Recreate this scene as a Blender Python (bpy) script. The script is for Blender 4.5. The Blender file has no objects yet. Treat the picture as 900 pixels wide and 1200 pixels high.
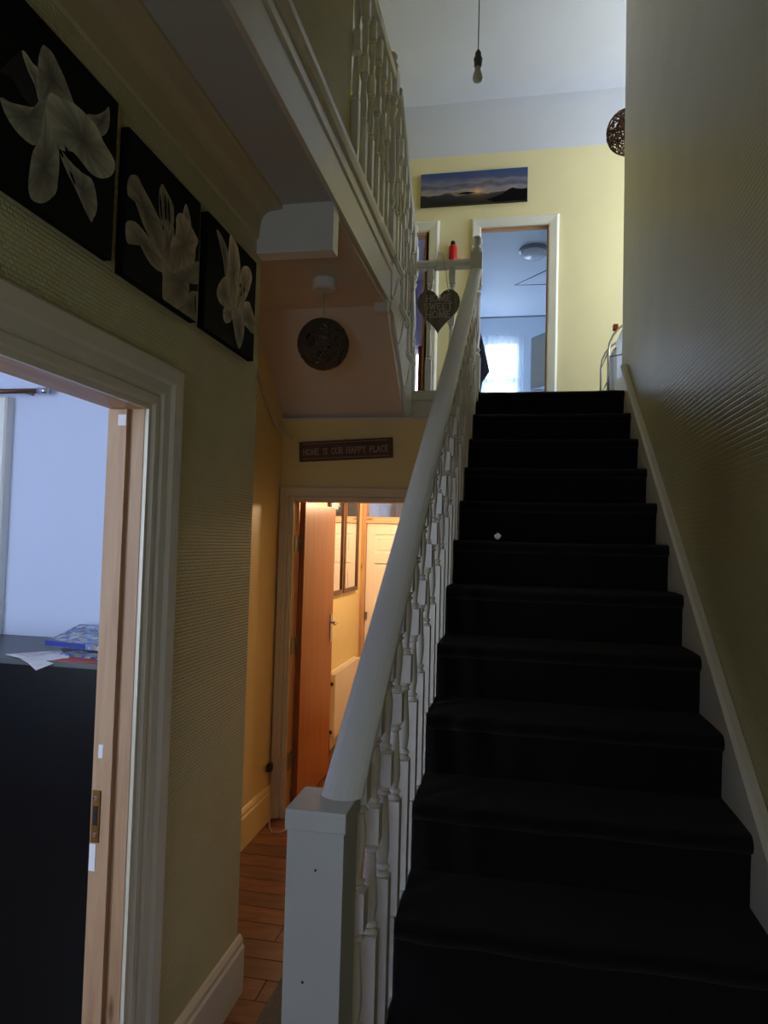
import bpy, bmesh, math, random
from mathutils import Vector, Matrix

# ------------------------------------------------------------------ camera, sky, exposure
scene = bpy.context.scene
COL = scene.collection
yaw, pitch, roll = math.radians(10.9815), math.radians(2.5281), math.radians(1.5446)
F_ = Vector((-math.sin(yaw)*math.cos(pitch), math.cos(yaw)*math.cos(pitch), math.sin(pitch)))
R0 = Vector((math.cos(yaw), math.sin(yaw), 0)); U0 = R0.cross(F_)
R_ = R0*math.cos(roll) + U0*math.sin(roll); U_ = -R0*math.sin(roll) + U0*math.cos(roll)
cam = bpy.data.cameras.new('camera'); cam.sensor_fit = 'VERTICAL'; cam.sensor_height = 24.0
cam.lens = 24.0*823.66/1200; cam.clip_start = 0.02
cam_o = bpy.data.objects.new('camera', cam); COL.objects.link(cam_o)
M = Matrix((R_, U_, -F_)).transposed().to_4x4(); M.translation = (0, 0, 1.686)
cam_o.matrix_world = M
scene.camera = cam_o
world = bpy.data.worlds.new('sky'); scene.world = world; world.use_nodes = True
bg = world.node_tree.nodes['Background']
bg.inputs[0].default_value = (0.72, 0.84, 1.0, 1); bg.inputs[1].default_value = 9.0
vs = scene.view_settings
vs.view_transform = 'Standard'; vs.look = 'None'; vs.gamma = 1; vs.use_curve_mapping = False
vs.exposure = 0.0
scene.cycles.use_denoising = True
scene.cycles.max_bounces = 10; scene.cycles.diffuse_bounces = 7; scene.cycles.transparent_max_bounces = 12
scene.cycles.caustics_reflective = False; scene.cycles.caustics_refractive = False
scene.cycles.sample_clamp_indirect = 6.0

def portal(name, loc, direction, w, h):
    """sky portal in a window opening: guides the sky's own light, emits nothing itself"""
    l = bpy.data.lights.new(name, 'AREA'); l.shape = 'RECTANGLE'; l.size = w; l.size_y = h
    l.cycles.is_portal = True
    o = bpy.data.objects.new(name, l); COL.objects.link(o); o.location = loc
    o.rotation_euler = Vector(direction).to_track_quat('-Z', 'Z').to_euler()
    return o

random.seed(7)
PI = math.pi
# ------------------------------------------------------------------ materials
MATS = {}
def srgb(r, g, b):
    f = lambda c: c/12.92 if c <= .04045 else ((c+.055)/1.055)**2.4
    return (f(r/255), f(g/255), f(b/255), 1)
def mat(name, col, rough=.6, metal=0, spec=.5, noise=0, nscale=20, bump=0, bscale=200, sheen=0, coat=0):
    m = bpy.data.materials.new(name); m.use_nodes = True; MATS[name] = m
    nt = m.node_tree; b = nt.nodes['Principled BSDF']
    b.inputs['Base Color'].default_value = col; b.inputs['Roughness'].default_value = rough
    b.inputs['Metallic'].default_value = metal; b.inputs['Specular IOR Level'].default_value = spec
    if sheen: b.inputs['Sheen Weight'].default_value = sheen
    if coat: b.inputs['Coat Weight'].default_value = coat
    tc = nt.nodes.new('ShaderNodeTexCoord')
    if noise:
        n = nt.nodes.new('ShaderNodeTexNoise'); n.inputs['Scale'].default_value = nscale; n.inputs['Detail'].default_value = 5
        nt.links.new(tc.outputs['Object'], n.inputs['Vector'])
        mx = nt.nodes.new('ShaderNodeMix'); mx.data_type = 'RGBA'
        mx.inputs[6].default_value = tuple(c*(1-noise) for c in col[:3])+(1,)
        mx.inputs[7].default_value = tuple(min(1, c*(1+noise)) for c in col[:3])+(1,)
        nt.links.new(n.outputs['Fac'], mx.inputs[0]); nt.links.new(mx.outputs[2], b.inputs['Base Color'])
    if bump:
        n2 = nt.nodes.new('ShaderNodeTexNoise'); n2.inputs['Scale'].default_value = bscale; n2.inputs['Detail'].default_value = 3
        nt.links.new(tc.outputs['Object'], n2.inputs['Vector'])
        bp = nt.nodes.new('ShaderNodeBump'); bp.inputs['Strength'].default_value = bump; bp.inputs['Distance'].default_value = .005
        nt.links.new(n2.outputs['Fac'], bp.inputs['Height']); nt.links.new(bp.outputs['Normal'], b.inputs['Normal'])
    return m
def wallpaper(name, col, rough, axis, cell=(.016, .009), slant=0, strength=.5, dist=.004, stains=.12, spec=.5):
    """painted embossed wallpaper: small staggered raised cells on the wall's own plane"""
    m = mat(name, col, rough, spec=spec); nt = m.node_tree; b = nt.nodes['Principled BSDF']
    tc = nt.nodes['Texture Coordinate']; sp = nt.nodes.new('ShaderNodeSeparateXYZ'); nt.links.new(tc.outputs['Object'], sp.inputs[0])
    cb = nt.nodes.new('ShaderNodeCombineXYZ')
    nt.links.new(sp.outputs[axis], cb.inputs[0])
    ma = nt.nodes.new('ShaderNodeMath'); ma.operation = 'MULTIPLY_ADD'; ma.inputs[1].default_value = slant
    nt.links.new(sp.outputs[axis], ma.inputs[0]); nt.links.new(sp.outputs[2], ma.inputs[2]); nt.links.new(ma.outputs[0], cb.inputs[1])
    br = nt.nodes.new('ShaderNodeTexBrick'); br.inputs['Scale'].default_value = 1
    br.inputs['Brick Width'].default_value = cell[0]; br.inputs['Row Height'].default_value = cell[1]
    br.inputs['Mortar Size'].default_value = cell[1]*.22; br.inputs['Mortar Smooth'].default_value = 1.0
    br.inputs['Color1'].default_value = (1, 1, 1, 1); br.inputs['Color2'].default_value = (.75, .75, .75, 1); br.inputs['Mortar'].default_value = (0, 0, 0, 1)
    nt.links.new(cb.outputs[0], br.inputs['Vector'])
    bp = nt.nodes.new('ShaderNodeBump'); bp.inputs['Strength'].default_value = strength; bp.inputs['Distance'].default_value = dist
    nt.links.new(br.outputs['Color'], bp.inputs['Height']); nt.links.new(bp.outputs['Normal'], b.inputs['Normal'])
    n = nt.nodes.new('ShaderNodeTexNoise'); n.inputs['Scale'].default_value = 3.2; n.inputs['Detail'].default_value = 6
    nt.links.new(tc.outputs['Object'], n.inputs['Vector'])
    mx = nt.nodes.new('ShaderNodeMix'); mx.data_type = 'RGBA'
    mx.inputs[6].default_value = tuple(c*(1-stains) for c in col[:3])+(1,); mx.inputs[7].default_value = tuple(min(1, c*(1+stains)) for c in col[:3])+(1,)
    nt.links.new(n.outputs['Fac'], mx.inputs[0]); nt.links.new(mx.outputs[2], b.inputs['Base Color'])
    return m
def wood(name, c1, c2, rough=.45, scale=(3, 40, 40), knots=True, coat=0):
    m = mat(name, c1, rough, coat=coat); nt = m.node_tree; b = nt.nodes['Principled BSDF']
    tc = nt.nodes['Texture Coordinate']; mp = nt.nodes.new('ShaderNodeMapping'); mp.inputs['Scale'].default_value = scale
    nt.links.new(tc.outputs['Object'], mp.inputs[0])
    n = nt.nodes.new('ShaderNodeTexNoise'); n.inputs['Scale'].default_value = 1.0; n.inputs['Detail'].default_value = 6; n.inputs['Distortion'].default_value = .6
    nt.links.new(mp.outputs[0], n.inputs['Vector'])
    cr = nt.nodes.new('ShaderNodeValToRGB'); cr.color_ramp.elements[0].position = .3; cr.color_ramp.elements[1].position = .7
    cr.color_ramp.elements[0].color = c1; cr.color_ramp.elements[1].color = c2
    nt.links.new(n.outputs['Fac'], cr.inputs[0])
    oi = nt.nodes.new('ShaderNodeObjectInfo'); hs = nt.nodes.new('ShaderNodeHueSaturation')
    mr = nt.nodes.new('ShaderNodeMapRange'); mr.inputs[3].default_value = .72; mr.inputs[4].default_value = 1.2
    nt.links.new(oi.outputs['Random'], mr.inputs[0]); nt.links.new(mr.outputs[0], hs.inputs['Value'])
    nt.links.new(cr.outputs[0], hs.inputs['Color'])
    out = hs.outputs[0]
    if knots:
        v = nt.nodes.new('ShaderNodeTexVoronoi'); v.inputs['Scale'].default_value = 1.0
        mp2 = nt.nodes.new('ShaderNodeMapping'); mp2.inputs['Scale'].default_value = tuple(max(2.5, s*.28) for s in scale)
        nt.links.new(tc.outputs['Object'], mp2.inputs[0]); nt.links.new(mp2.outputs[0], v.inputs['Vector'])
        c2r = nt.nodes.new('ShaderNodeValToRGB'); c2r.color_ramp.elements[0].position = .06; c2r.color_ramp.elements[1].position = .13
        c2r.color_ramp.elements[0].color = (.25, .12, .05, 1); c2r.color_ramp.elements[1].color = (1, 1, 1, 1)
        nt.links.new(v.outputs['Distance'], c2r.inputs[0])
        mx = nt.nodes.new('ShaderNodeMix'); mx.data_type = 'RGBA'; mx.blend_type = 'MULTIPLY'; mx.inputs[0].default_value = .8
        nt.links.new(out, mx.inputs[6]); nt.links.new(c2r.outputs[0], mx.inputs[7]); out = mx.outputs[2]
    nt.links.new(out, b.inputs['Base Color'])
    return m
def pane_mat(name, tint=(1, 1, 1, 1), gloss=.06):
    m = bpy.data.materials.new(name); m.use_nodes = True; MATS[name] = m; nt = m.node_tree
    nt.nodes.remove(nt.nodes['Principled BSDF']); out = nt.nodes['Material Output']
    t = nt.nodes.new('ShaderNodeBsdfTransparent'); t.inputs[0].default_value = tint
    g = nt.nodes.new('ShaderNodeBsdfGlossy'); g.inputs['Roughness'].default_value = .03
    mx = nt.nodes.new('ShaderNodeMixShader'); mx.inputs[0].default_value = gloss
    nt.links.new(t.outputs[0], mx.inputs[1]); nt.links.new(g.outputs[0], mx.inputs[2]); nt.links.new(mx.outputs[0], out.inputs[0])
    return m
def net_mat(name, col, through=.5):
    m = bpy.data.materials.new(name); m.use_nodes = True; MATS[name] = m; nt = m.node_tree
    nt.nodes.remove(nt.nodes['Principled BSDF']); out = nt.nodes['Material Output']
    t = nt.nodes.new('ShaderNodeBsdfTransparent'); d = nt.nodes.new('ShaderNodeBsdfDiffuse'); d.inputs[0].default_value = col
    tr = nt.nodes.new('ShaderNodeBsdfTranslucent'); tr.inputs[0].default_value = col
    a = nt.nodes.new('ShaderNodeMixShader'); a.inputs[0].default_value = .5
    nt.links.new(d.outputs[0], a.inputs[1]); nt.links.new(tr.outputs[0], a.inputs[2])
    mx = nt.nodes.new('ShaderNodeMixShader'); mx.inputs[0].default_value = 1-through
    nt.links.new(t.outputs[0], mx.inputs[1]); nt.links.new(a.outputs[0], mx.inputs[2]); nt.links.new(mx.outputs[0], out.inputs[0])
    return m
def attr_mat(name, rough=.7):
    m = mat(name, (.5, .5, .5, 1), rough); nt = m.node_tree
    a = nt.nodes.new('ShaderNodeAttribute'); a.attribute_name = 'Col'
    nt.links.new(a.outputs['Color'], nt.nodes['Principled BSDF'].inputs['Base Color'])
    return m
YEL = srgb(226, 210, 142)
wallpaper('paper_left', srgb(208, 200, 150), .5, 1, (.017, .011), 0, .9, .004)
wallpaper('paper_right', srgb(190, 178, 122), .33, 1, (.034, .019), 0, .34, .003, .16)
wallpaper('paper_far', srgb(242, 230, 184), .55, 0, (.02, .05), 0, .12, .002, .06)
wallpaper('paper_upper', srgb(205, 190, 105), .55, 1, (.017, .011), 0, .6, .003)
mat('yellow_paint', srgb(236, 218, 158), .5, noise=.05, nscale=3)
mat('white_paint', srgb(238, 235, 228), .38, noise=.04, nscale=6, bump=.05, bscale=60)
mat('cream_gloss', srgb(222, 212, 188), .32, noise=.05, nscale=8, bump=.06, bscale=50)
mat('newel_paint', srgb(214, 214, 214), .4, noise=.06, nscale=9, bump=.12, bscale=70)
mat('ceiling_paint', srgb(220, 223, 236), .7, noise=.03, nscale=3, bump=.08, bscale=40)
mat('soffit_paint', srgb(226, 214, 200), .6, noise=.05, nscale=2)
mat('lilac_paint', srgb(214, 206, 224), .7)
mat('blue_white', srgb(206, 216, 242), .6, noise=.02, nscale=4)
mat('bath_paint', srgb(232, 239, 247), .55, noise=.02, nscale=3)
mat('carpet', srgb(24, 20, 18), 1.0, spec=.1, noise=.35, nscale=160, bump=.9, bscale=420, sheen=.1)
mat('rug', srgb(120, 116, 112), 1.0, spec=.1, noise=.4, nscale=90, bump=.9, bscale=300)
wood('laminate', srgb(92, 54, 30), srgb(132, 82, 48), .34, (4, 45, 45), False)
wood('pine', srgb(196, 150, 112), srgb(222, 182, 142), .5, (40, 40, 3))
wood('pine_along', srgb(196, 150, 112), srgb(222, 182, 142), .5, (40, 3, 40))
wood('pine_across', srgb(196, 150, 112), srgb(222, 182, 142), .5, (3, 40, 40))
wood('orange_door', srgb(146, 82, 36), srgb(168, 100, 48), .35, (26, 26, 1.6), False)
wood('sign_wood', srgb(78, 56, 44), srgb(104, 78, 62), .7, (4, 60, 60), False)
wood('heart_wood', srgb(96, 88, 76), srgb(128, 120, 104), .8, (60, 60, 5), False)
mat('sign_letter', srgb(196, 184, 166), .8)
mat('sign_dark', srgb(52, 36, 28), .7)
mat('black_gloss', (.003, .0035, .004, 1), .3, spec=.18)
mat('black_edge', srgb(70, 76, 80), .4)
mat('black_canvas', (.003, .0026, .003, 1), .8, spec=.15); mat('hall_ceiling', srgb(196, 190, 178), .7, noise=.05, nscale=2, bump=.08, bscale=40); mat('cove_plaster', srgb(196, 178, 136), .55, noise=.06, nscale=4)
mat('black_plastic', srgb(18, 18, 20), .4)
mat('twig', srgb(96, 80, 64), .8, noise=.4, nscale=80)
mat('twig_brown', srgb(98, 66, 42), .7, noise=.3, nscale=60)
mat('cord', srgb(196, 190, 182), .6)
mat('cord_dark', srgb(120, 120, 124), .5)
mat('chrome', srgb(200, 200, 205), .2, metal=1)
mat('steel', srgb(150, 150, 155), .35, metal=1)
mat('brass', srgb(140, 104, 60), .35, metal=1)
mat('red_gloss', srgb(200, 24, 24), .3)
mat('red_cloth', srgb(170, 40, 36), .9)
mat('navy_cloth', srgb(34, 38, 56), .95, bump=.4, bscale=300)
mat('white_cloth', srgb(232, 236, 246), .9, bump=.2, bscale=120)
mat('white_plastic', srgb(236, 236, 236), .35)
mat('enamel', srgb(244, 236, 224), .35)
mat('mirror', (.9, .9, .9, 1), .03, metal=1)
mat('brown_frame', srgb(96, 66, 46), .5)
mat('copper', srgb(120, 90, 76), .4, metal=.7)
mat('paper_white', srgb(236, 234, 238), .8)
mat('paper_red', srgb(176, 74, 60), .7)
mat('ink_red', srgb(196, 150, 160), .8)
mat('ink_blue', srgb(40, 60, 150), .4)
mat('filler', srgb(240, 240, 244), .8)
mat('bulb_glass', srgb(236, 238, 242), .12, spec=.6)
attr_mat('print_ink')
pane_mat('glass'); pane_mat('frosted', (.84, .86, .9, 1), .05)
net_mat('net', srgb(226, 236, 248), .55); net_mat('thin_cloth', srgb(236, 240, 250), .08)
net_mat('blind', srgb(235, 242, 250), .35)

# ------------------------------------------------------------------ mesh helpers
W = {}
def add_box(bm, x0, x1, y0, y1, z0, z1):
    v = [bm.verts.new(p) for p in ((x0,y0,z0),(x1,y0,z0),(x1,y1,z0),(x0,y1,z0),(x0,y0,z1),(x1,y0,z1),(x1,y1,z1),(x0,y1,z1))]
    for f in ((0,3,2,1),(4,5,6,7),(0,1,5,4),(1,2,6,5),(2,3,7,6),(3,0,4,7)): bm.faces.new([v[i] for i in f])
def add_prism(bm, poly, a, b):
    """poly: list of functions' points; a,b: maps point->3d for the two ends"""
    A = [bm.verts.new(a(*p)) for p in poly]; B = [bm.verts.new(b(*p)) for p in poly]
    n = len(poly)
    bm.faces.new(A); bm.faces.new(B[::-1])
    for i in range(n): bm.faces.new((A[i], B[i], B[(i+1) % n], A[(i+1) % n]))
def add_lathe(bm, prof, c=(0,0), n=16, cap=True):
    rings = []
    for r, z in prof: rings.append([bm.verts.new((c[0]+r*math.cos(2*PI*i/n), c[1]+r*math.sin(2*PI*i/n), z)) for i in range(n)])
    for a, b in zip(rings, rings[1:]):
        for i in range(n): bm.faces.new((a[i], a[(i+1) % n], b[(i+1) % n], b[i]))
    if cap: bm.faces.new(rings[0][::-1]); bm.faces.new(rings[-1])
def add_tube(bm, pts, r, n=8, closed=False):
    pts = [Vector(p) for p in pts]; rings = []; m = len(pts)
    up = None
    for i, p in enumerate(pts):
        if closed: t = pts[(i+1) % m]-pts[i-1]
        else: t = pts[min(i+1, m-1)]-pts[max(i-1, 0)]
        t.normalize()
        if up is None: up = Vector((0,0,1)) if abs(t.z) < .9 else Vector((1,0,0))
        s = t.cross(up)
        if s.length < 1e-5: s = t.orthogonal()
        s.normalize(); up = s.cross(t)
        rings.append([bm.verts.new(p+s*(r*math.cos(2*PI*k/n))+up*(r*math.sin(2*PI*k/n))) for k in range(n)])
    rng = range(m) if closed else range(m-1)
    for i in rng:
        a, b = rings[i], rings[(i+1) % m]
        for k in range(n): bm.faces.new((a[k], a[(k+1) % n], b[(k+1) % n], b[k]))
    if not closed: bm.faces.new(rings[0][::-1]); bm.faces.new(rings[-1])
def add_sphere(bm, c, r, u=20, v=12, sz=1):
    bmesh.ops.create_uvsphere(bm, u_segments=u, v_segments=v, radius=r, matrix=Matrix.Translation(c) @ Matrix.Diagonal((1, 1, sz, 1)))
def link(o, loc, parent):
    COL.objects.link(o); W[o] = Vector(loc)
    if parent is not None: o.parent = parent; o.location = W[o]-W[parent]
    else: o.location = loc
def obj(name, bm, m, parent=None, smooth=False, bevel=0, origin=None):
    """one bmesh in world coordinates -> ONE mesh object whose origin is its base centre"""
    if bevel: bmesh.ops.bevel(bm, geom=list(bm.edges), offset=bevel, segments=2, affect='EDGES', profile=.6)
    bmesh.ops.recalc_face_normals(bm, faces=list(bm.faces))
    co = [v.co for v in bm.verts]
    if origin is None:
        xs = [c.x for c in co]; ys = [c.y for c in co]; zs = [c.z for c in co]
        origin = Vector(((min(xs)+max(xs))/2, (min(ys)+max(ys))/2, min(zs)))
    origin = Vector(origin)
    bmesh.ops.translate(bm, verts=list(bm.verts), vec=-origin)
    me = bpy.data.meshes.new(name); bm.to_mesh(me); bm.free()
    if smooth:
        for p in me.polygons: p.use_smooth = True
    me.materials.append(MATS[m] if isinstance(m, str) else m)
    o = bpy.data.objects.new(name, me); link(o, origin, parent)
    if smooth == 'auto':
        md = o.modifiers.new('edge_split', 'EDGE_SPLIT'); md.split_angle = math.radians(40)
    return o
def box(name, x0, x1, y0, y1, z0, z1, m, parent=None, bevel=0):
    bm = bmesh.new(); add_box(bm, min(x0,x1), max(x0,x1), min(y0,y1), max(y0,y1), min(z0,z1), max(z0,z1)); return obj(name, bm, m, parent, bevel=bevel)
def boxes(name, lst, m, parent=None):
    bm = bmesh.new()
    for b in lst: add_box(bm, *b)
    return obj(name, bm, m, parent)
def tube(name, pts, r, m, parent=None, n=8, closed=False):
    bm = bmesh.new(); add_tube(bm, pts, r, n, closed); return obj(name, bm, m, parent, smooth=True)
def thing(name, label, cat, loc, group=None):
    o = bpy.data.objects.new(name, None); o.empty_display_size = .1
    link(o, loc, None); return tag(o, label, cat, group)
def tag(o, label, cat, group=None):
    o['label'] = label; o['category'] = cat
    if group: o['group'] = group
    return o
def struct(o, label=None):
    o['kind'] = 'structure'
    if label: o['label'] = label
    return o
def sthing(name, label, loc):
    o = bpy.data.objects.new(name, None); o.empty_display_size = .1; link(o, loc, None); return struct(o, label)
def inst(src, name, loc, parent=None, scale=None, rot=None):
    o = bpy.data.objects.new(name, src.data); link(o, loc, parent)
    if scale: o.scale = scale
    if rot: o.rotation_euler = rot
    for md in src.modifiers:
        if md.type == 'EDGE_SPLIT': o.modifiers.new('edge_split', 'EDGE_SPLIT').split_angle = md.split_angle
    return o
def wall_with_holes(name, axis, a0, a1, z0, z1, t0, t1, holes, m):
    """wall slab along axis ('x' or 'y') from a0 to a1, thickness t0..t1, rectangular holes (h0,h1,zz0,zz1)"""
    bm = bmesh.new()
    def bx(p0, p1, q0, q1):
        if p1-p0 < 1e-5 or q1-q0 < 1e-5: return
        if axis == 'x': add_box(bm, p0, p1, t0, t1, q0, q1)
        else: add_box(bm, t0, t1, p0, p1, q0, q1)
    cuts = sorted({a0, a1, *[h[0] for h in holes], *[h[1] for h in holes]})
    for p0, p1 in zip(cuts, cuts[1:]):
        zz = z0
        for h in sorted([h for h in holes if h[0] <= p0+1e-6 and h[1] >= p1-1e-6], key=lambda h: h[2]):
            bx(p0, p1, zz, h[2]); zz = h[3]
        bx(p0, p1, zz, z1)
    return obj(name, bm, m)
ARCH = [(0,0),(0,.012),(.11,.012),(.15,.021),(.30,.022),(.35,.014),(.41,.027),(.60,.031),(.66,.042),(.94,.046),(1,.038),(1,0)]
def architrave(parent, mp, h0, h1, z0, z1, width, m, proud=1.0, sides='LTR', prof=ARCH):
    """moulded casing round an opening; mp(h, z, v) maps to 3d with v out of the wall; mitred corners"""
    def corner(i, u, v):
        uu = u*width
        return mp((h0-uu, h0-uu, h1+uu, h1+uu)[i], (z0, z1+uu, z1+uu, z0)[i], v*proud)
    for i, s in enumerate('LTR'):
        if s in sides:
            bm = bmesh.new(); add_prism(bm, prof, lambda u, v: corner(i, u, v), lambda u, v: corner(i+1, u, v))
            obj('architrave_head' if s == 'T' else 'architrave_side', bm, m, parent)
# ------------------------------------------------------------------ structure
LX, RX = -1.006, .635            # hall wall faces
YB = 4.168                       # lower back wall
YF = 6.463                       # far wall of the upper landing
ZL, ZU, ZC, ZH = 2.66, 3.23, 5.863, 2.96   # half landing, upper landing, top ceiling, hall ceiling
R, G, YT = .19, .27, 4.44        # riser, going, top nosing
def pitch_z(y): return ZL-(YT-y)*R/G

# hall and kitchen floor of separate boards
fl = struct(box('floor', -4.5, 1.6, -1.0, 8.6, -.12, -.012, 'laminate'), 'brown laminate floor of hall and kitchen')
bm = bmesh.new(); add_box(bm, -.6, .6, -.062, .062, 0, .012)
bmesh.ops.bevel(bm, geom=[e for e in bm.edges if e.verts[0].co.z > .01 and e.verts[1].co.z > .01], offset=.002, segments=1, affect='EDGES')
pl = obj('plank', bm, 'laminate', fl, origin=(0, 0, 0)); first = True
y = .0; row = 0
while y < 6.6:
    x0, x1 = (-1.46, -.345) if y < 4.1 else (-1.49, 0.2)
    if y < 2.45: x0 = -1.0
    cut = x0 + (.35 + .37*((row*0.618) % 1)) * (x1-x0)
    for a, b in ((x0, cut), (cut, x1)):
        if first: o = pl; first = False; W[o] = Vector(((a+b)/2, y+.062, -.012)); o.location = W[o]-W[fl]
        else: o = inst(pl, 'plank', ((a+b)/2, y+.062, -.012), fl)
        o.scale = ((b-a-.002)/1.2, 1, 1)
    y += .126; row += 1

# left hall wall with the doorway into the front room
wl = struct(wall_with_holes('wall_left', 'y', -.9, 2.54, 0, ZH, -1.105, LX, [(.90, 1.765, 0, 2.06)], 'paper_left'), 'cream embossed wallpaper wall with canvases')
struct(wall_with_holes('wall_right', 'y', -1.0, 4.75, 0, ZC, RX, RX+.12, [], 'paper_right'), 'yellowish embossed wallpaper wall beside the stairs')
# plaster cove along the left wall
bm = bmesh.new()
cv = [(0, 0), (.1, 0), (.1, -.014), (.094, -.018), (.06, -.022)]+[(.06-.045*math.sin(t), -.022-.045*(1-math.cos(t))) for t in [k*PI/2/6 for k in range(1, 7)]]+[(.012, -.085), (.008, -.125), (0, -.13)]
add_prism(bm, cv, lambda u, v: (LX+u, -.9, ZH+v), lambda u, v: (LX+u, 2.5, ZH+v))
struct(obj('trim_1', bm, 'cove_plaster'), 'plaster cove between left wall and hall ceiling')
# skirting of the left wall
SK = [(0, 0), (.022, 0), (.022, .165), (.016, .175), (.016, .192), (.008, .205), (0, .21)]
def skirting(name, mp, a, b, m='cream_gloss', prof=SK, label=None):
    bm = bmesh.new(); add_prism(bm, prof, lambda u, v: mp(u, v, a), lambda u, v: mp(u, v, b)); return struct(obj(name, bm, m), label)
skirting('baseboard_left', lambda u, v, t: (LX+u, t, v), 1.872, 2.56, label='cream moulded skirting under the wallpapered wall')
skirting('baseboard_rear', lambda u, v, t: (-1.47+u, t, v), 2.56, YB, 'yellow_paint', label='painted skirting beside the kitchen doorway')
struct(box('wall_rear_left', -1.59, -1.47, 2.54, YB, 0, ZH, 'yellow_paint'), 'yellow painted wall beside the kitchen doorway')
# hall front wall with glazed front door behind the camera
struct(wall_with_holes('wall_entrance', 'x', -1.126, RX, 0, ZH, -1.0, -.9, [(-.62, .28, 0, 2.55)], 'paper_left'))
dr = sthing('door_1', 'front door with glazed upper half', (-.17, -.95, 0))
boxes('frame', [(-.62, -.57, -.99, -.91, 0, 2.55), (.23, .28, -.99, -.91, 0, 2.55), (-.57, .23, -.99, -.91, 2.5, 2.55), (-.57, .23, -.99, -.91, 2.05, 2.1)], 'white_paint', dr)
boxes('leaf', [(-.565, .225, -.975, -.935, .01, 1.25), (-.565, -.45, -.975, -.935, 1.25, 2.045), (.11, .225, -.975, -.935, 1.25, 2.045), (-.45, .11, -.975, -.935, 1.93, 2.045)], 'white_paint', dr)
box('pane', -.45, .11, -.958, -.952, 1.25, 1.93, 'frosted', dr); box('light_block_panel', -.57, .23, -.965, -.945, 2.1, 2.5, 'white_paint', dr)  # unseen; opaque panel and high pane keep light off ceiling and floor
portal('front_door_sky', (-.17, -1.02, 1.59), (0, 1, 0), .58, .7)
# hall ceiling, upper floor edge
struct(boxes('ceiling', [(-1.6, -.712, -.9, 3.58, ZH, 3.0), (-.712, RX, -.9, .6, ZH, 3.0)], 'hall_ceiling'), 'flat hall ceiling under the upper landing')
struct(box('ceiling_rear_hall', -1.47, -.713, 2.56, 3.58, 2.935, ZH, 'soffit_paint'), 'lower plaster ceiling behind the boxed beam')
struct(boxes('floor_upper_landing', [(-1.6, -.712, -.9, 3.64, 3.0, 3.215)], 'ceiling_paint'))
struct(box('wall_stairwell_front', -.72, RX, .6, .7, ZH, ZC, 'paper_upper'))
struct(box('wall_upper_left', -.82, -.72, -.9, 2.747, 3.215, ZC, 'paper_upper'), 'yellow upstairs wall flush with the landing edge')
struct(box('wall_upper_front', -1.6, -.82, 2.65, 2.747, 3.215, ZC, 'paper_upper'))
struct(box('wall_upper_side', -1.72, -1.6, 2.65, YF, 2.44, ZC, 'paper_upper'))
# moulded apron along the edge of the upper landing
fa = sthing('trim_2', 'moulded cream apron along the edge of the upper landing', (-.7, 1.3, ZH))
AP = [(0, 2.955), (.018, 2.955), (.018, 3.11), (.026, 3.12), (.026, 3.15), (.018, 3.158), (.018, 3.185), (.03, 3.195), (.04, 3.215), (.04, 3.24), (0, 3.24)]
for (a, b) in ((-.0, 3.60),):
    bm = bmesh.new(); add_prism(bm, [p for p in AP], lambda u, v: (-.712+u, a, v), lambda u, v: (-.712+u, b, v)); obj('apron', bm, 'cream_gloss', fa)
# boxed beam across the hall
bm = bmesh.new()
prof = [(-.705, 2.775), (-1.006, 2.775), (-1.006, ZH), (-.705, ZH)]
add_prism(bm, prof, lambda u, v: (u, 2.49, v), lambda u, v: (u, 2.56, v))
add_box(bm, -1.47, -1.006, 2.54, 2.56, 2.775, ZH)
be = struct(obj('trim_3', bm, 'white_paint'), 'white boxed beam crossing the hall under the landing')
# flat rear hall ceiling beyond the beam is part of ceiling; sloping soffit under the short flight
bm = bmesh.new()
add_prism(bm, [(3.58, 2.935), (3.58, ZH+.02), (3.66, ZH+.02), (4.29, 2.46), (4.45, 2.46), (4.45, 2.44), (4.245, 2.44)], lambda y, z: (-1.6, y, z), lambda y, z: (-.713, y, z))
struct(obj('ceiling_soffit', bm, 'soffit_paint'), 'sloping plaster soffit under the short upper flight')
# lower back wall with kitchen doorway
struct(wall_with_holes('wall_back', 'x', -1.59, -.335, 0, 2.44, YB, YB+.1, [(-1.40, -.57, 0, 1.955)], 'yellow_paint'), 'yellow wall with kitchen doorway and hanging sign')
struct(box('wall_under_stairs', -.30, 1.5, YB+.05, YB+.1, 0, 2.0, 'yellow_paint')); struct(box('wall_under_landing', -.28, 1.5, 4.385, 4.43, 0, 2.26, 'yellow_paint'))
# half landing slab, bathroom and rear bedroom floor
struct(box('floor_half_landing', -1.6, 2.3, 4.47, YF, 2.45, ZL, 'carpet'), 'half landing at the head of the stairs')
struct(boxes('floor_rear_rooms', [(-2.5, 1.0, YF, 10.6, 2.45, ZL)], 'bath_paint'))
struct(boxes('ceiling_kitchen', [(-1.6, -.336, YB, 4.432, 2.44, 2.45), (-1.6, 1.6, 4.432, 8.6, 2.44, 2.45)], 'ceiling_paint'))
ed = sthing('trim_4', 'cream edge boards of the half landing above the kitchen doorway', (-.5, 4.45, 2.44))
box('edge_board', -.70, -.335, 4.43, 4.47, 2.44, 2.60, 'cream_gloss', ed)
box('edge_nosing', -.70, -.275, 4.40, 4.475, 2.60, 2.665, 'cream_gloss', ed, bevel=.008)
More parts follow.
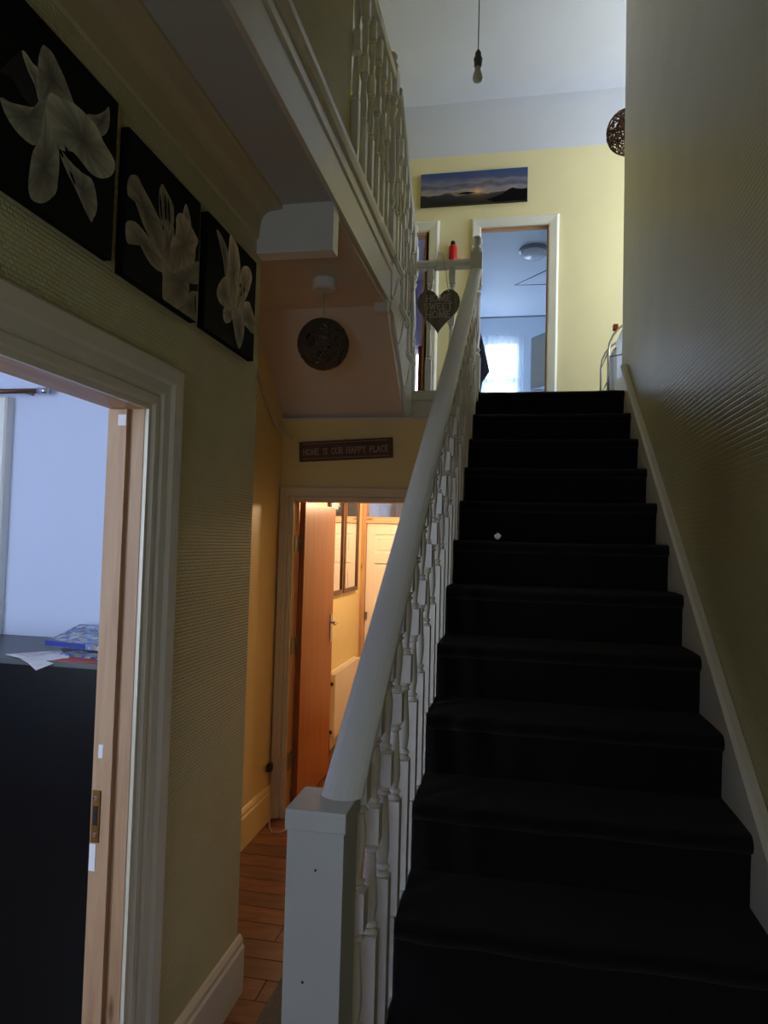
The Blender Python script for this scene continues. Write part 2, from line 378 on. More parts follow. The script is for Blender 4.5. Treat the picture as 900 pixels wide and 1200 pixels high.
# far wall
struct(wall_with_holes('wall_far', 'x', -1.72, 2.3, 2.44, 5.347, YF, YF+.1, [(-.43, .235, ZL, 4.66), (-1.60, -.915, ZL, 4.645)], 'paper_far'), 'yellow wall of the upper landing with two doorways')
struct(box('wall_far_frieze', -1.72, 2.3, YF+.001, YF+.1, 5.347, ZC, 'ceiling_paint'), 'white painted band above the yellow landing wall')
struct(box('ceiling_upper', -1.72, 2.3, .6, YF+.1, ZC, ZC+.1, 'ceiling_paint'), 'white ceiling above the stairwell')
struct(box('wall_landing_near', RX+.12, 2.3, 4.63, 4.75, 2.44, ZC, 'paper_far'))
struct(wall_with_holes('wall_landing_side', 'y', 4.63, YF+.1, 2.44, ZC, 2.18, 2.3, [(4.95, 6.25, 3.3, 5.35)], 'paper_far'))
def window(name, label, mp, h0, h1, z0, z1, bars=(), pane='glass', t=.05, m='white_plastic'):
    """mp(h,z,d): frame of four bars, panes"""
    c = mp((h0+h1)/2, z0, 0); w = sthing(name, label, c)
    def bx(nm, a0, a1, q0, q1, d0, d1, mm):
        p = mp(a0, q0, d0); r = mp(a1, q1, d1); box(nm, p[0], r[0], p[1], r[1], p[2], r[2], mm, w)
    bx('jamb', h0, h0+t, z0, z1, -.03, .03, m); bx('jamb', h1-t, h1, z0, z1, -.03, .03, m)
    bx('head_rail', h0+t, h1-t, z1-t, z1, -.03, .03, m); bx('bottom_rail', h0+t, h1-t, z0, z0+t, -.03, .03, m)
    zs = [z0+t]
    for b in bars: bx('transom_bar', h0+t, h1-t, b-t*.6, b+t*.6, -.03, .03, m)
    cuts = [z0+t]
    for b in bars: cuts += [b-t*.6, b+t*.6]
    cuts += [z1-t]
    for k in range(0, len(cuts), 2): bx('pane', h0+t, h1-t, cuts[k], cuts[k+1], -.004, .004, pane)
    return w
window('window_1', 'white framed side window of the upper landing', lambda h, z, d: (2.24+d, h, z), 4.95, 6.25, 3.3, 5.35, (4.6,))
portal('landing_sky', (2.32, 5.6, 4.32), (-1, 0, 0), 1.3, 2.05)
# doorways upstairs
PLAIN = [(0,0),(0,.014),(.12,.02),(.8,.028),(.92,.02),(1,.012),(1,0)]
d2 = sthing('door_2', 'white framed bathroom doorway with bare timber lining', (-.1, YF, ZL))
architrave(d2, lambda h, z, v: (h, YF-v, z), -.404, .208, ZL, 4.637, .092, 'white_paint', prof=PLAIN)
box('lining_side', -.43, -.404, YF, YF+.1, ZL, 4.637, 'pine', d2); box('lining_side', .208, .235, YF, YF+.1, ZL, 4.637, 'pine', d2)
box('lining_head', -.43, .235, YF, YF+.1, 4.637, 4.66, 'pine_across', d2); box('stop', .196, .208, YF+.04, YF+.07, ZL, 4.637, 'pine', d2); box('stop', -.404, .196, YF+.04, YF+.07, 4.622, 4.637, 'pine_across', d2)
d3 = sthing('door_3', 'white framed doorway to the rear bedroom with timber lining', (-1.25, YF, ZL))
architrave(d3, lambda h, z, v: (h, YF-v, z), -1.56, -.892, ZL, 4.63, .1, 'white_paint', prof=PLAIN)
box('lining_side', -.915, -.892, YF, YF+.1, ZL, 4.63, 'pine', d3); box('lining_side', -1.6, -1.56, YF, YF+.1, ZL, 4.63, 'pine', d3)
box('lining_head', -1.6, -.892, YF, YF+.1, 4.605, 4.645, 'pine_across', d3); box('stop', -.94, -.915, YF+.03, YF+.06, ZL, 4.605, 'pine', d3)
# left hall doorway
d4 = sthing('door_4', 'moulded white doorway to the front room with unpainted pine lining', (LX, 1.33, 0))
architrave(d4, lambda h, z, v: (LX+v, h, z), .93, 1.737, 0, 2.032, .135, 'cream_gloss')
box('lining_side', -1.105, LX+.002, 1.737, 1.765, 0, 2.032, 'pine', d4); box('lining_side', -1.105, LX+.002, .90, .93, 0, 2.032, 'pine', d4)
box('lining_head', -1.105, LX+.002, .90, 1.765, 2.032, 2.06, 'pine_along', d4)
box('stop', -1.105, -1.05, 1.722, 1.737, 0, 2.03, 'pine', d4); box('stop', -1.105, -1.05, .93, .945, 0, 2.03, 'pine', d4)
sp = box('strike_plate', -1.1, -1.078, 1.718, 1.7225, .875, 1.01, 'brass', d4); sp['label'] = 'brass strike plate'
for z in (.895, .99): box('screw', -1.094, -1.084, 1.716, 1.719, z-.005, z+.005, 'chrome', sp)
box('keep_slot', -1.095, -1.083, 1.7165, 1.719, .92, .97, 'black_plastic', sp)
for (z0, z1, xa, xb) in ((.80, .87, -1.104, -1.086), (1.095, 1.13, -1.09, -1.077), (1.985, 2.015, -1.075, -1.051)): box('filler_patch', xa, xb, 1.7205, 1.7225, z0, z1, 'filler', d4)
# kitchen doorway
d5 = sthing('door_5', 'cream moulded kitchen doorway', (-1., YB, 0))
architrave(d5, lambda h, z, v: (h, YB-v, z), -1.375, -.60, 0, 1.93, .088, 'cream_gloss', proud=.7)
box('lining_side', -1.40, -1.375, YB, YB+.1, 0, 1.93, 'pine', d5); box('lining_side', -.60, -.57, YB, YB+.1, 0, 1.93, 'pine', d5); box('lining_head', -1.40, -.57, YB, YB+.1, 1.93, 1.955, 'pine_across', d5)
# front room shell
struct(box('wall_front_room_back', -4.4, -1.105, 2.44, 2.54, 0, ZH, 'blue_white'), 'pale blue white wall of the front room')
struct(box('wall_front_room_side', -4.5, -4.4, -1.0, 2.54, 0, ZH, 'blue_white'))
struct(wall_with_holes('wall_front_room_front', 'x', -4.4, -1.126, 0, ZH, -1.0, -.9, [(-3.3, -1.8, .8, 2.6)], 'blue_white'))
struct(box('wall_front_room_hall', -1.112, -1.1051, -.9, .9, 0, ZH, 'blue_white'))
struct(box('ceiling_front_room', -4.5, -1.6, -1.0, 2.54, ZH, 3.0, 'ceiling_paint'))
window('window_2', 'wide front room window', lambda h, z, d: (h, -.95+d, z), -3.3, -1.8, .8, 2.6, (2.1,))
portal('front_room_sky', (-2.55, -1.02, 1.7), (0, 1, 0), 1.5, 1.8)
# kitchen shell
struct(box('wall_kitchen_left', -1.6, -1.5, YB+.1, 6.65, 0, 2.44, 'yellow_paint'), 'yellow kitchen wall with mirrors and radiator')
struct(wall_with_holes('wall_kitchen_right', 'y', YB+.1, 8.6, 0, 2.44, 1.5, 1.6, [(7.0, 8.3, .9, 2.3)], 'yellow_paint'))
struct(wall_with_holes('wall_kitchen_far', 'x', -1.6, 1.5, 0, 2.44, 6.65, 6.75, [(-1.47, -.62, 0, 2.25)], 'yellow_paint'))
struct(boxes('wall_utility', [(-1.6, -1.5, 6.75, 8.6, 0, 2.44), (-1.5, 1.5, 8.5, 8.6, 0, 2.44)], 'blue_white'))
window('window_3', 'utility room window', lambda h, z, d: (1.55+d, h, z), 7.0, 8.3, .9, 2.3)
portal('utility_sky', (1.62, 7.65, 1.6), (-1, 0, 0), 1.3, 1.4)
# bathroom shell
struct(box('wall_bathroom_left', -.75, -.65, YF+.1, 10.5, ZL, 5.06, 'bath_paint'))
struct(box('wall_bathroom_right', .55, .65, YF+.1, 10.5, ZL, 5.06, 'bath_paint'))
struct(wall_with_holes('wall_bathroom_far', 'x', -.75, .65, ZL, 5.06, 10.4, 10.5, [(-.62, -.03, 3.0, 4.74)], 'bath_paint'), 'bathroom wall with window')
struct(box('ceiling_bathroom', -.75, .65, YF+.1, 10.5, 5.06, 5.12, 'bath_paint'))
window('window_4', 'white framed bathroom window', lambda h, z, d: (h, 10.45+d, z), -.62, -.03, 3.0, 4.74, (4.13,), t=.07)
portal('bathroom_sky', (-.32, 10.52, 3.87), (0, -1, 0), .59, 1.74)
# rear bedroom shell
struct(box('wall_bedroom_left', -2.5, -2.4, YF+.1, 9.5, ZL, 5.3, 'lilac_paint')); struct(box('wall_bedroom_right', -.76, -.751, YF+.1, 9.5, ZL, 5.3, 'lilac_paint'))
struct(box('wall_bedroom_front', -2.4, -1.72, YF, YF+.1, ZL, 5.3, 'lilac_paint'))
struct(wall_with_holes('wall_bedroom_far', 'x', -2.4, -.76, ZL, 5.3, 9.4, 9.5, [(-1.75, -1.2, 3.3, 4.33)], 'lilac_paint'), 'lilac bedroom wall with window')
struct(box('ceiling_bedroom', -2.5, -.76, YF+.1, 9.5, 5.3, 5.36, 'ceiling_paint'))
window('window_5', 'white framed rear bedroom window', lambda h, z, d: (h, 9.45+d, z), -1.75, -1.2, 3.3, 4.33)
portal('bedroom_sky', (-1.47, 9.52, 3.8), (0, -1, 0), .55, 1.0)
# ------------------------------------------------------------------ main staircase
XL, XR = -.285, .61
st = thing('staircase', 'straight staircase in black carpet rising beside the wallpapered wall', 'staircase', (.16, .95, 0))
def carpet_step(yn, z, depth, first=False):
    """riser and tread wrapped in one carpet run with a soft rounded nosing, slightly uneven across"""
    bm = bmesh.new(); r = .026; nx = 15; rings = []
    prof = [(yn+.03, z-R-.012), (yn+.026, z-R*.6), (yn+.022, z-.052)] + [(yn+r-r*math.cos(t), z-r+r*math.sin(t)) for t in [-.9+k*(PI/2+.9)/7 for k in range(8)]] + [(yn+depth*.5, z+.001), (yn+depth+.03, z-.003)]
    for i in range(nx):
        x = XL+(XR-XL)*i/(nx-1); w = random.uniform(-.003, .003); sag = -.004*math.exp(-((i-(nx-1)/2)/5)**2)
        rings.append([bm.verts.new((x, py+w*(2 <= j <= 9), pz+(w*.6+sag)*(3 <= j <= 11))) for j, (py, pz) in enumerate(prof)])
    back = [[bm.verts.new((rg[0].co.x, yn+depth+.03, z-R-.012)), ] for rg in rings]
    for a, b in zip(rings, rings[1:]):
        for j in range(len(prof)-1): bm.faces.new((a[j], b[j], b[j+1], a[j+1]))
    for rg, bk in ((rings[0], back[0]), (rings[-1], back[-1])): bm.faces.new(rg+[bk[0]])
    for (a, b, c, d) in zip(rings, rings[1:], back, back[1:]):
        bm.faces.new((a[-1], b[-1], d[0], c[0])); bm.faces.new((c[0], d[0], b[0], a[0]))
    return bm
for k in range(14):
    yn = YT-k*G; o = obj('step', carpet_step(yn, ZL-k*R, G if k else .04), 'carpet', st, smooth='auto')
# wall string with bead
bm = bmesh.new()
up = lambda y, d: (y, pitch_z(y)+d)
add_prism(bm, [up(4.62, -.32), up(.9, -.30), (.9, 0), (.86, 0), (.86, pitch_z(.86)+.075), (.9, pitch_z(.9)+.085), up(4.53, .085), (4.62, 2.745)], lambda y, z: (XR, y, z), lambda y, z: (RX-.002, y, z))
ws = obj('wall_string', bm, 'cream_gloss', st)
bm = bmesh.new(); add_prism(bm, [(-.012, .0), (.023, .0), (.023, .02), (.0, .02), (-.012, .012)], lambda u, v: (XR+u, .86, pitch_z(.86)+.075+v), lambda u, v: (XR+u, 4.55, pitch_z(4.55)+.085+v))
obj('bead', bm, 'cream_gloss', ws)
bm = bmesh.new()
pts = [(.97, 0), (4.43, 2.44), (4.43, ZL-.01)]
z0 = [(1.0, 0), (1.0, .05)]
poly = [(1.303, 0), (1.33, 0), (4.38, 2.2), (4.38, ZL-R-.006)]
for k in range(1, 13):
    yn = YT-k*G; poly += [(min(4.38, yn+G+.028), ZL-k*R-.006), (max(1.303, yn+.03), ZL-k*R-.006)]
add_prism(bm, poly, lambda y, z: (-.335, y, z), lambda y, z: (-.29, y, z)); obj('outer_string', bm, 'white_paint', st)
bm = bmesh.new(); add_prism(bm, [(1.34, 0), (YB, 0), (YB, 2.04)], lambda y, z: (-.332, y, z), lambda y, z: (-.30, y, z)); obj('spandrel', bm, 'white_paint', st)

# ------------------------------------------------------------------ balustrades
def baluster_bm(h, w=.04, low=.26, top=.12):
    """turned baluster: square foot, beads, vase, square middle block, beads, shaft, square head"""
    bm = bmesh.new(); s = w/2
    add_box(bm, -s, s, -s, s, 0, low); add_box(bm, -s, s, -s, s, h-top, h)
    mid0 = low+(h-top-low)*.46; mid1 = mid0+.075
    add_box(bm, -s, s, -s, s, mid0, mid1)
    def turned(z0, z1, flip):
        L = z1-z0; p = [(.7, 0), (1, .025), (.72, .05), (.72, .07), (1, .10), (.62, .14), (.86, .3), (.8, .5), (.58, .82), (.56, .88), (.9, .91), (.62, .94), (.9, .97), (.7, 1)]
        p = [(r, 1-t) for r, t in p][::-1] if flip else p
        add_lathe(bm, [(r*s, z0+t*L) for r, t in p], n=10, cap=False)
    turned(low, mid0, False); turned(mid1, h-top, True)
    return bm
PROTO = {}
def baluster(parent, x, y, z0, z1, low=.26, top=.12):
    h = round(z1-z0, 3); key = (h, low, top)
    if key not in PROTO:
        o = obj('baluster', baluster_bm(h, low=low, top=top), 'white_paint', parent, smooth='auto', origin=(0, 0, 0))
        PROTO[key] = o; W[o] = Vector((x, y, z0)); o.location = W[o]-W[parent]
    else: inst(PROTO[key], 'baluster', (x, y, z0), parent)
RAIL = [(-.030, -.024), (.030, -.024), (.035, -.018), (.035, -.008), (.039, -.002)]+[(.039*math.cos(a), .003+.019*math.sin(a)) for a in [k*PI/10 for k in range(11)]]+[(-.039, -.002), (-.035, -.008), (-.035, -.018)]
def handrail(parent, p, q, m='white_paint', cut=None):
    """p, q: rail centre points"""
    p, q = Vector(p), Vector(q); d = (q-p); h = Vector((d.x, d.y, 0)).normalized(); side = Vector((h.y, -h.x, 0))
    def start(u, v):
        a = p+side*u+Vector((0, 0, v*1.15))
        return a+d*((cut-a.z)/d.z) if cut is not None else a   # lower end sawn level where it lands on the newel cap
    bm = bmesh.new(); add_prism(bm, RAIL, start, lambda u, v: q+side*u+Vector((0, 0, v*1.15)))
    return obj('handrail', bm, m, parent)
def newel(parent, x, y, z0, top, s=.042, blocks=(), finial=True, m='white_paint'):
    """turned newel: z0..top with square blocks at the given z ranges, ball finial above"""
    bm = bmesh.new(); cur = z0
    def turned(a, b):
        L = b-a
        add_lathe(bm, [(s*r, a+t*L) for r, t in ((.75, 0), (1, .03), (.72, .06), (1, .1), (.66, .15), (.95, .3), (.9, .5), (.64, .82), (1, .88), (.7, .92), (1, .96), (.75, 1))], (x, y), 14, False)
    for a, b in blocks:
        if a > cur+.01: turned(cur, a)
        add_box(bm, x-s, x+s, y-s, y+s, a, b); cur = b
    o = obj('newel_post', bm, m, parent, smooth='auto')
    if finial:
        bm = bmesh.new(); t = top-cur; rr = min(.036, t*.32); c = top-rr
        prof = [(s*.85, cur), (s*1.0, cur+(t-2*rr)*.35), (s*.9, cur+(t-2*rr)*.75), (s*.5, cur+(t-2*rr)*1.02)]
        prof += [(max(.002, rr*math.cos(a)), c+rr*math.sin(a)) for a in [-1.05+k*(PI/2+1.05)/10 for k in range(11)]]
        add_lathe(bm, prof, (x, y), 16); obj('ball_finial', bm, m, o, smooth=True)
    return o
XB = -.305
b1 = thing('stair_balustrade', 'white painted stair balustrade from boxed newel to ball topped newel', 'balustrade', (XB, 1.24, 0))
nb = boxes('newel_box', [(-.388, -.290, 1.195, 1.30, 0, 1.185)], 'newel_paint', b1)
box('cap', -.391, -.282, 1.187, 1.305, 1.186, 1.222, 'newel_paint', nb, bevel=.003)
box('corner_strip', -.290, -.2865, 1.1935, 1.30, 0, 1.185, 'newel_paint', nb)
for (x, z) in ((-.352, .93), (-.378, .85), (-.375, .55), (-.30, .45), (-.335, 1.12)): box('nail_head', x-.0018, x+.0018, 1.1936, 1.1955, z-.0018, z+.0018, 'black_plastic', nb)
rail_z = lambda y: pitch_z(y)+.786
handrail(b1, (-.311, 1.297, rail_z(1.297)), (-.303, 4.40, rail_z(4.40)), cut=1.2225)
for k in range(1, 14):
    yn = YT-k*G; zt = ZL-k*R
    for dy in (.055, .19):
        y = yn+dy
        if y < 1.34 or y > 4.36: continue
        baluster(b1, XB, y, zt-.004, round(rail_z(y)-.026-(zt-.004), 3)+zt-.004, low=.28 if dy < .1 else .34, top=.10)
newel(b1, -.303, 4.44, 2.667, 3.665, .037, [(2.667, 2.88), (3.34, 3.545)])
# guard across the landing gap
b2 = thing('landing_guard', 'short white guard rail on the landing between two newels', 'balustrade', (-.5, 4.44, ZL))
handrail(b2, (-.342, 4.44, 3.49), (-.681, 4.44, 3.49))
for x in (-.455, -.597): baluster(b2, x, 4.44, 2.665, 3.464, .2, .1)
# short flight and its balustrade
s2 = thing('short_flight', 'three step flight from the half landing to the upper landing', 'staircase', (-1.15, 4.1, ZL))
for k, (z, ya, yb) in enumerate(((2.85, 4.385, 4.15), (3.04, 4.15, 3.88), (3.23, 3.88, 3.62))):
    o = boxes('step', [(-1.465, -.712, yb-.0, ya, z-R+.0, z-.0)], 'carpet', s2)
    bm = bmesh.new(); add_box(bm, -.712, -.672, yb-.02 if k < 2 else 3.645, ya+(.03 if k else .012), z-.032, z+.002)
    bmesh.ops.bevel(bm, geom=list(bm.edges), offset=.008, segments=2, affect='EDGES'); obj('tread_end', bm, 'white_paint', o)
bm = bmesh.new()
add_prism(bm, [(3.63, 2.93), (3.70, 2.93), (4.30, 2.45), (4.398, 2.44), (4.398, 2.82), (4.16, 2.82), (4.16, 3.01), (3.89, 3.01), (3.89, 3.2), (3.63, 3.2)], lambda y, z: (-.712, y, z), lambda y, z: (-.694, y, z))
obj('cut_string', bm, 'white_paint', s2)
for (yc, zc) in ((4.24, 2.67), (3.98, 2.86), (3.76, 3.04)):     # fretted bracket under every tread end
    pts = [(-.690, yc+.13-.26*t+.0, zc+.12-.17*t*t+.03*math.sin(6.3*t)) for t in [i/14 for i in range(15)]]
    tube('bracket', pts, .007, 'white_paint', s2, 6)
b3 = thing('short_flight_balustrade', 'sloping white balustrade of the three step flight', 'balustrade', (-.70, 4.0, 2.85))
newel(b3, -.72, 4.44, 2.665, 3.77, .037, [(2.665, 2.95), (3.42, 3.62)])
handrail(b3, (-.715, 4.40, 3.585), (-.70, 3.61, 4.115))
rz3 = lambda y: 3.585+(4.40-y)*(4.12-3.585)/.8
for (y, z) in ((4.30, 2.852), (4.18, 2.852), (4.05, 3.042), (3.93, 3.042), (3.80, 3.232), (3.70, 3.232)): baluster(b3, -.70, y, z, z+round(rz3(y)-.03-z, 2), .24, .1)
# gallery balustrade along the upper landing
b4 = thing('gallery_balustrade', 'white turned balustrade along the edge of the upper landing', 'balustrade', (-.715, 3.2, 3.24))
newel(b4, -.715, 3.565, 3.242, 4.30, .040, [(3.242, 3.42), (4.06, 4.20)])
box('drop_block', -.765, -.70, 3.53, 3.60, 2.895, 2.9549, 'white_paint', b4)
handrail(b4, (-.715, 3.53, 4.15), (-.715, 2.75, 4.15))
for y in (2.80, 2.95, 3.09, 3.23, 3.36, 3.475): baluster(b4, -.715, y, 3.241, 4.118, .3, .1)
# ------------------------------------------------------------------ lettering (stroke letters with serifs)
GL = {'H': [[(0,0),(0,1)],[(.7,0),(.7,1)],[(0,.5),(.7,.5)]], 'O': [[(.4+.4*math.cos(a), .5+.5*math.sin(a)) for a in [k*2*PI/14 for k in range(15)]]],
 'M': [[(0,0),(.06,1),(.42,.1),(.78,1),(.84,0)]], 'E': [[(.58,0),(0,0),(0,1),(.58,1)],[(0,.5),(.46,.5)]],
 'S': [[(.56,.8),(.46,.95),(.26,1),(.08,.9),(.05,.72),(.2,.57),(.42,.46),(.56,.3),(.5,.1),(.3,0),(.1,.04),(.0,.2)]],
 'W': [[(0,1),(.25,0),(.5,.85),(.75,0),(1,1)]], 'T': [[(0,1),(.7,1)],[(.35,0),(.35,1)]], 'I': [[(.15,0),(.15,1)]],
 'U': [[(0,1),(0,.25),(.1,.06),(.33,0),(.56,.06),(.66,.25),(.66,1)]], 'R': [[(0,0),(0,1),(.4,1),(.56,.9),(.58,.74),(.5,.58),(.36,.52),(0,.52)],[(.34,.52),(.62,0)]],
 'A': [[(0,0),(.38,1),(.76,0)],[(.14,.36),(.62,.36)]], 'P': [[(0,0),(0,1),(.4,1),(.56,.9),(.58,.74),(.5,.55),(.36,.48),(0,.48)]],
 'Y': [[(0,1),(.36,.5),(.72,1)],[(.36,.5),(.36,0)]], 'L': [[(0,1),(0,0),(.55,0),(.55,.18)]], 'C': [[(.66,.82),(.5,.96),(.34,1),(.12,.86),(0,.5),(.12,.14),(.34,0),(.5,.04),(.66,.2)]]}
SER = {'H': [(0,0),(0,1),(.7,0),(.7,1)], 'M': [(0,0),(.84,0),(.03,1),(.81,1)], 'I': [(.15,0),(.15,1)], 'T': [(.35,0)], 'U': [(0,1),(.66,1)], 'R': [(0,0),(.64,0)], 'A': [(0,0),(.76,0)], 'P': [(0,0)], 'Y': [(0,1),(.72,1),(.36,0)], 'L': [(0,1)], 'W': [(0,1),(1,1)], 'E': [], 'S': [], 'O': [], 'C': []}
def text_strokes(s, h, th, track=.3):
    x = 0; out = []
    for ch in s:
        if ch == ' ': x += .75*h; continue
        w = max(p[0] for st_ in GL[ch] for p in st_)
        for pl_ in GL[ch]:
            for a, b in zip(pl_, pl_[1:]): out.append(((x+a[0]*h, a[1]*h), (x+b[0]*h, b[1]*h), th))
        for (a, b) in SER[ch]: out.append(((x+(a-.13)*h, b*h), (x+(a+.13)*h, b*h), th*.8))
        x += (w+track)*h
    return out, x-track*h
def lettering(lines, mp, parent, fit=None):
    """one part for every letter; lines: (string, centre u, base v, height, stroke); mp(u, v, d) -> 3d"""
    for s, cu, bv, h, th in lines:
        wd = text_strokes(s, h, th)[1]; k = fit/wd if fit else 1.0; x = 0
        for ch in s:
            if ch == ' ': x += .75*h; continue
            bm = bmesh.new(); seg, w = text_strokes(ch, h, th)
            for (a, b, t) in seg:
                dx, dy = b[0]-a[0], b[1]-a[1]; L = math.hypot(dx, dy) or 1; nx, ny = -dy/L*t/2, dx/L*t/2; ex, ey = dx/L*t*.3, dy/L*t*.3
                q = [(a[0]-ex+nx, a[1]-ey+ny), (a[0]-ex-nx, a[1]-ey-ny), (b[0]+ex-nx, b[1]+ey-ny), (b[0]+ex+nx, b[1]+ey+ny)]
                q = [(cu+(x+u-wd/2)*k, bv+v) for u, v in q]
                add_prism(bm, q, lambda u, v: mp(u, v, 0), lambda u, v: mp(u, v, .0012))
            obj('letter', bm, 'sign_letter', parent); x += w+.3*h
# ------------------------------------------------------------------ lily canvases on the left wall
PRINTS = [
 ([
  ('ghost', [(1.126,2.557),(1.150,2.597),(1.172,2.627),(1.179,2.633),(1.200,2.607),(1.222,2.580),(1.231,2.564),(1.215,2.545),(1.187,2.550),(1.153,2.565)]),
  ('B', [(1.179,2.634),(1.190,2.639),(1.211,2.632),(1.226,2.632),(1.241,2.607),(1.239,2.569),(1.231,2.571),(1.219,2.592),(1.197,2.609)]),
  ('A', [(1.226,2.632),(1.227,2.658),(1.235,2.686),(1.248,2.693),(1.270,2.692),(1.293,2.678),(1.314,2.663),(1.340,2.637),(1.343,2.632),(1.293,2.607),(1.266,2.601),(1.254,2.575),(1.236,2.567),(1.231,2.600)]),
  ('C', [(1.129,2.509),(1.156,2.516),(1.193,2.533),(1.222,2.549),(1.233,2.569),(1.254,2.579),(1.253,2.542),(1.244,2.500),(1.230,2.474),(1.208,2.467),(1.178,2.469),(1.154,2.478),(1.137,2.491)]),
  ('F', [(1.390,2.637),(1.424,2.657),(1.456,2.687),(1.470,2.706),(1.477,2.683),(1.474,2.656),(1.460,2.631),(1.437,2.614),(1.413,2.624)]),
  ('D', [(1.230,2.474),(1.243,2.504),(1.252,2.563),(1.276,2.527),(1.297,2.506),(1.304,2.476),(1.302,2.438),(1.299,2.413),(1.286,2.393),(1.261,2.369),(1.236,2.359),(1.220,2.363),(1.214,2.384),(1.216,2.421),(1.221,2.452)]),
  ('E', [(1.265,2.606),(1.298,2.616),(1.343,2.632),(1.386,2.635),(1.426,2.631),(1.455,2.612),(1.491,2.599),(1.505,2.586),(1.501,2.562),(1.481,2.539),(1.448,2.520),(1.415,2.513),(1.383,2.519),(1.345,2.525),(1.306,2.507),(1.276,2.527),(1.253,2.560),(1.255,2.583)]),
  ('G', [(1.297,2.509),(1.335,2.500),(1.384,2.498),(1.416,2.501),(1.434,2.480),(1.442,2.444),(1.429,2.413),(1.422,2.404),(1.403,2.415),(1.376,2.437),(1.350,2.457),(1.319,2.479)]),
 ], [[(1.300,2.507),(1.314,2.494)],[(1.317,2.524),(1.338,2.500)],[(1.349,2.514),(1.381,2.496)],[(1.305,2.476),(1.322,2.456)],[(1.337,2.479),(1.359,2.458)]]),
 ([
  ('A', [(1.560,2.569),(1.579,2.597),(1.610,2.610),(1.634,2.596),(1.688,2.573),(1.739,2.541),(1.761,2.500),(1.757,2.446),(1.708,2.464),(1.647,2.499),(1.599,2.542),(1.570,2.539)]),
  ('B', [(1.563,2.466),(1.593,2.486),(1.626,2.489),(1.672,2.479),(1.720,2.469),(1.762,2.448),(1.789,2.430),(1.743,2.412),(1.689,2.413),(1.641,2.436),(1.623,2.452),(1.603,2.430),(1.572,2.423)]),
  ('E', [(1.854,2.624),(1.869,2.665),(1.893,2.646),(1.907,2.614),(1.874,2.609)]),
  ('C', [(1.716,2.600),(1.719,2.633),(1.732,2.653),(1.756,2.645),(1.783,2.633),(1.800,2.615),(1.801,2.566),(1.777,2.539),(1.745,2.541),(1.726,2.554)]),
  ('F', [(1.744,2.448),(1.799,2.437),(1.878,2.482),(1.933,2.518),(1.971,2.529),(1.981,2.495),(1.961,2.459),(1.910,2.443),(1.910,2.412),(1.881,2.361),(1.848,2.338),(1.794,2.338),(1.758,2.345),(1.753,2.400)]),
  ('H', [(1.749,2.447),(1.749,2.507),(1.751,2.543),(1.777,2.539),(1.801,2.566),(1.806,2.545),(1.799,2.496),(1.802,2.435),(1.773,2.437)]),
  ('D', [(1.797,2.433),(1.784,2.490),(1.805,2.552),(1.818,2.607),(1.851,2.626),(1.895,2.619),(1.934,2.602),(1.954,2.590),(1.938,2.555),(1.936,2.522),(1.878,2.478),(1.825,2.442)]),
  ('G', [(1.919,2.422),(1.971,2.434),(1.980,2.416),(1.966,2.348),(1.926,2.343),(1.847,2.340),(1.880,2.374)]),
 ], [[(1.718,2.620),(1.733,2.551)],[(1.811,2.587),(1.806,2.539)],[(1.744,2.633),(1.757,2.562)],[(1.763,2.630),(1.778,2.559)],[(1.946,2.425),(1.954,2.361)]]),
 ([
  ('A', [(2.081,2.682),(2.107,2.686),(2.144,2.672),(2.173,2.654),(2.191,2.606),(2.188,2.535),(2.164,2.557),(2.140,2.609),(2.104,2.655)]),
  ('B', [(2.187,2.714),(2.215,2.719),(2.257,2.697),(2.282,2.643),(2.275,2.608),(2.265,2.547),(2.261,2.502),(2.228,2.475),(2.188,2.488),(2.175,2.554),(2.179,2.633)]),
  ('C', [(2.154,2.557),(2.187,2.550),(2.206,2.502),(2.232,2.474),(2.182,2.459),(2.127,2.459),(2.099,2.480),(2.113,2.515)]),
  ('F', [(2.163,2.457),(2.232,2.476),(2.267,2.476),(2.239,2.457),(2.222,2.429),(2.177,2.407),(2.154,2.423)]),
  ('E', [(2.295,2.509),(2.365,2.546),(2.400,2.528),(2.437,2.498),(2.440,2.456),(2.408,2.442),(2.352,2.450),(2.289,2.459)]),
  ('D', [(2.261,2.546),(2.284,2.627),(2.322,2.660),(2.365,2.667),(2.389,2.643),(2.371,2.594),(2.334,2.539),(2.306,2.501),(2.238,2.472)]),
  ('G', [(2.221,2.468),(2.296,2.490),(2.326,2.462),(2.334,2.424),(2.317,2.378),(2.295,2.354),(2.267,2.371),(2.243,2.412)]),
 ], [[(2.286,2.583),(2.279,2.565)],[(2.323,2.581),(2.313,2.560)],[(2.297,2.555),(2.290,2.540)],[(2.212,2.442),(2.258,2.361)]]),
]

XFc = LX+.025
def smooth_loop(P, y0, y1, z0, z1, k=3):
    """closed Catmull-Rom curve through the traced outline, kept on the canvas"""
    out = []; n = len(P)
    for i in range(n):
        a, b, c, d = (P[(i+j-1) % n] for j in range(4))
        for s in range(k):
            t = s/k
            q = [.5*(2*b[m]+(c[m]-a[m])*t+(2*a[m]-5*b[m]+4*c[m]-d[m])*t*t+(3*b[m]-a[m]-3*c[m]+d[m])*t**3) for m in (0, 1)]
            out.append((min(max(q[0], y0+.001), y1-.001), min(max(q[1], z0+.001), z1-.001)))
    return out
INFO = [((1.105, 1.514), (2.35, 2.742), 'black canvas print of one large open white lily facing down'),
        ((1.563, 1.969), (2.341, 2.714), 'black canvas print of a white lily with a closed bud, between two canvases'),
        ((2.02, 2.436), (2.345, 2.716), 'black canvas print of a slender white lily beside the hall beam')]
TONE = {0: (.78, .76, .66), 1: (.78, .70, .57), 2: (.88, .81, .69)}
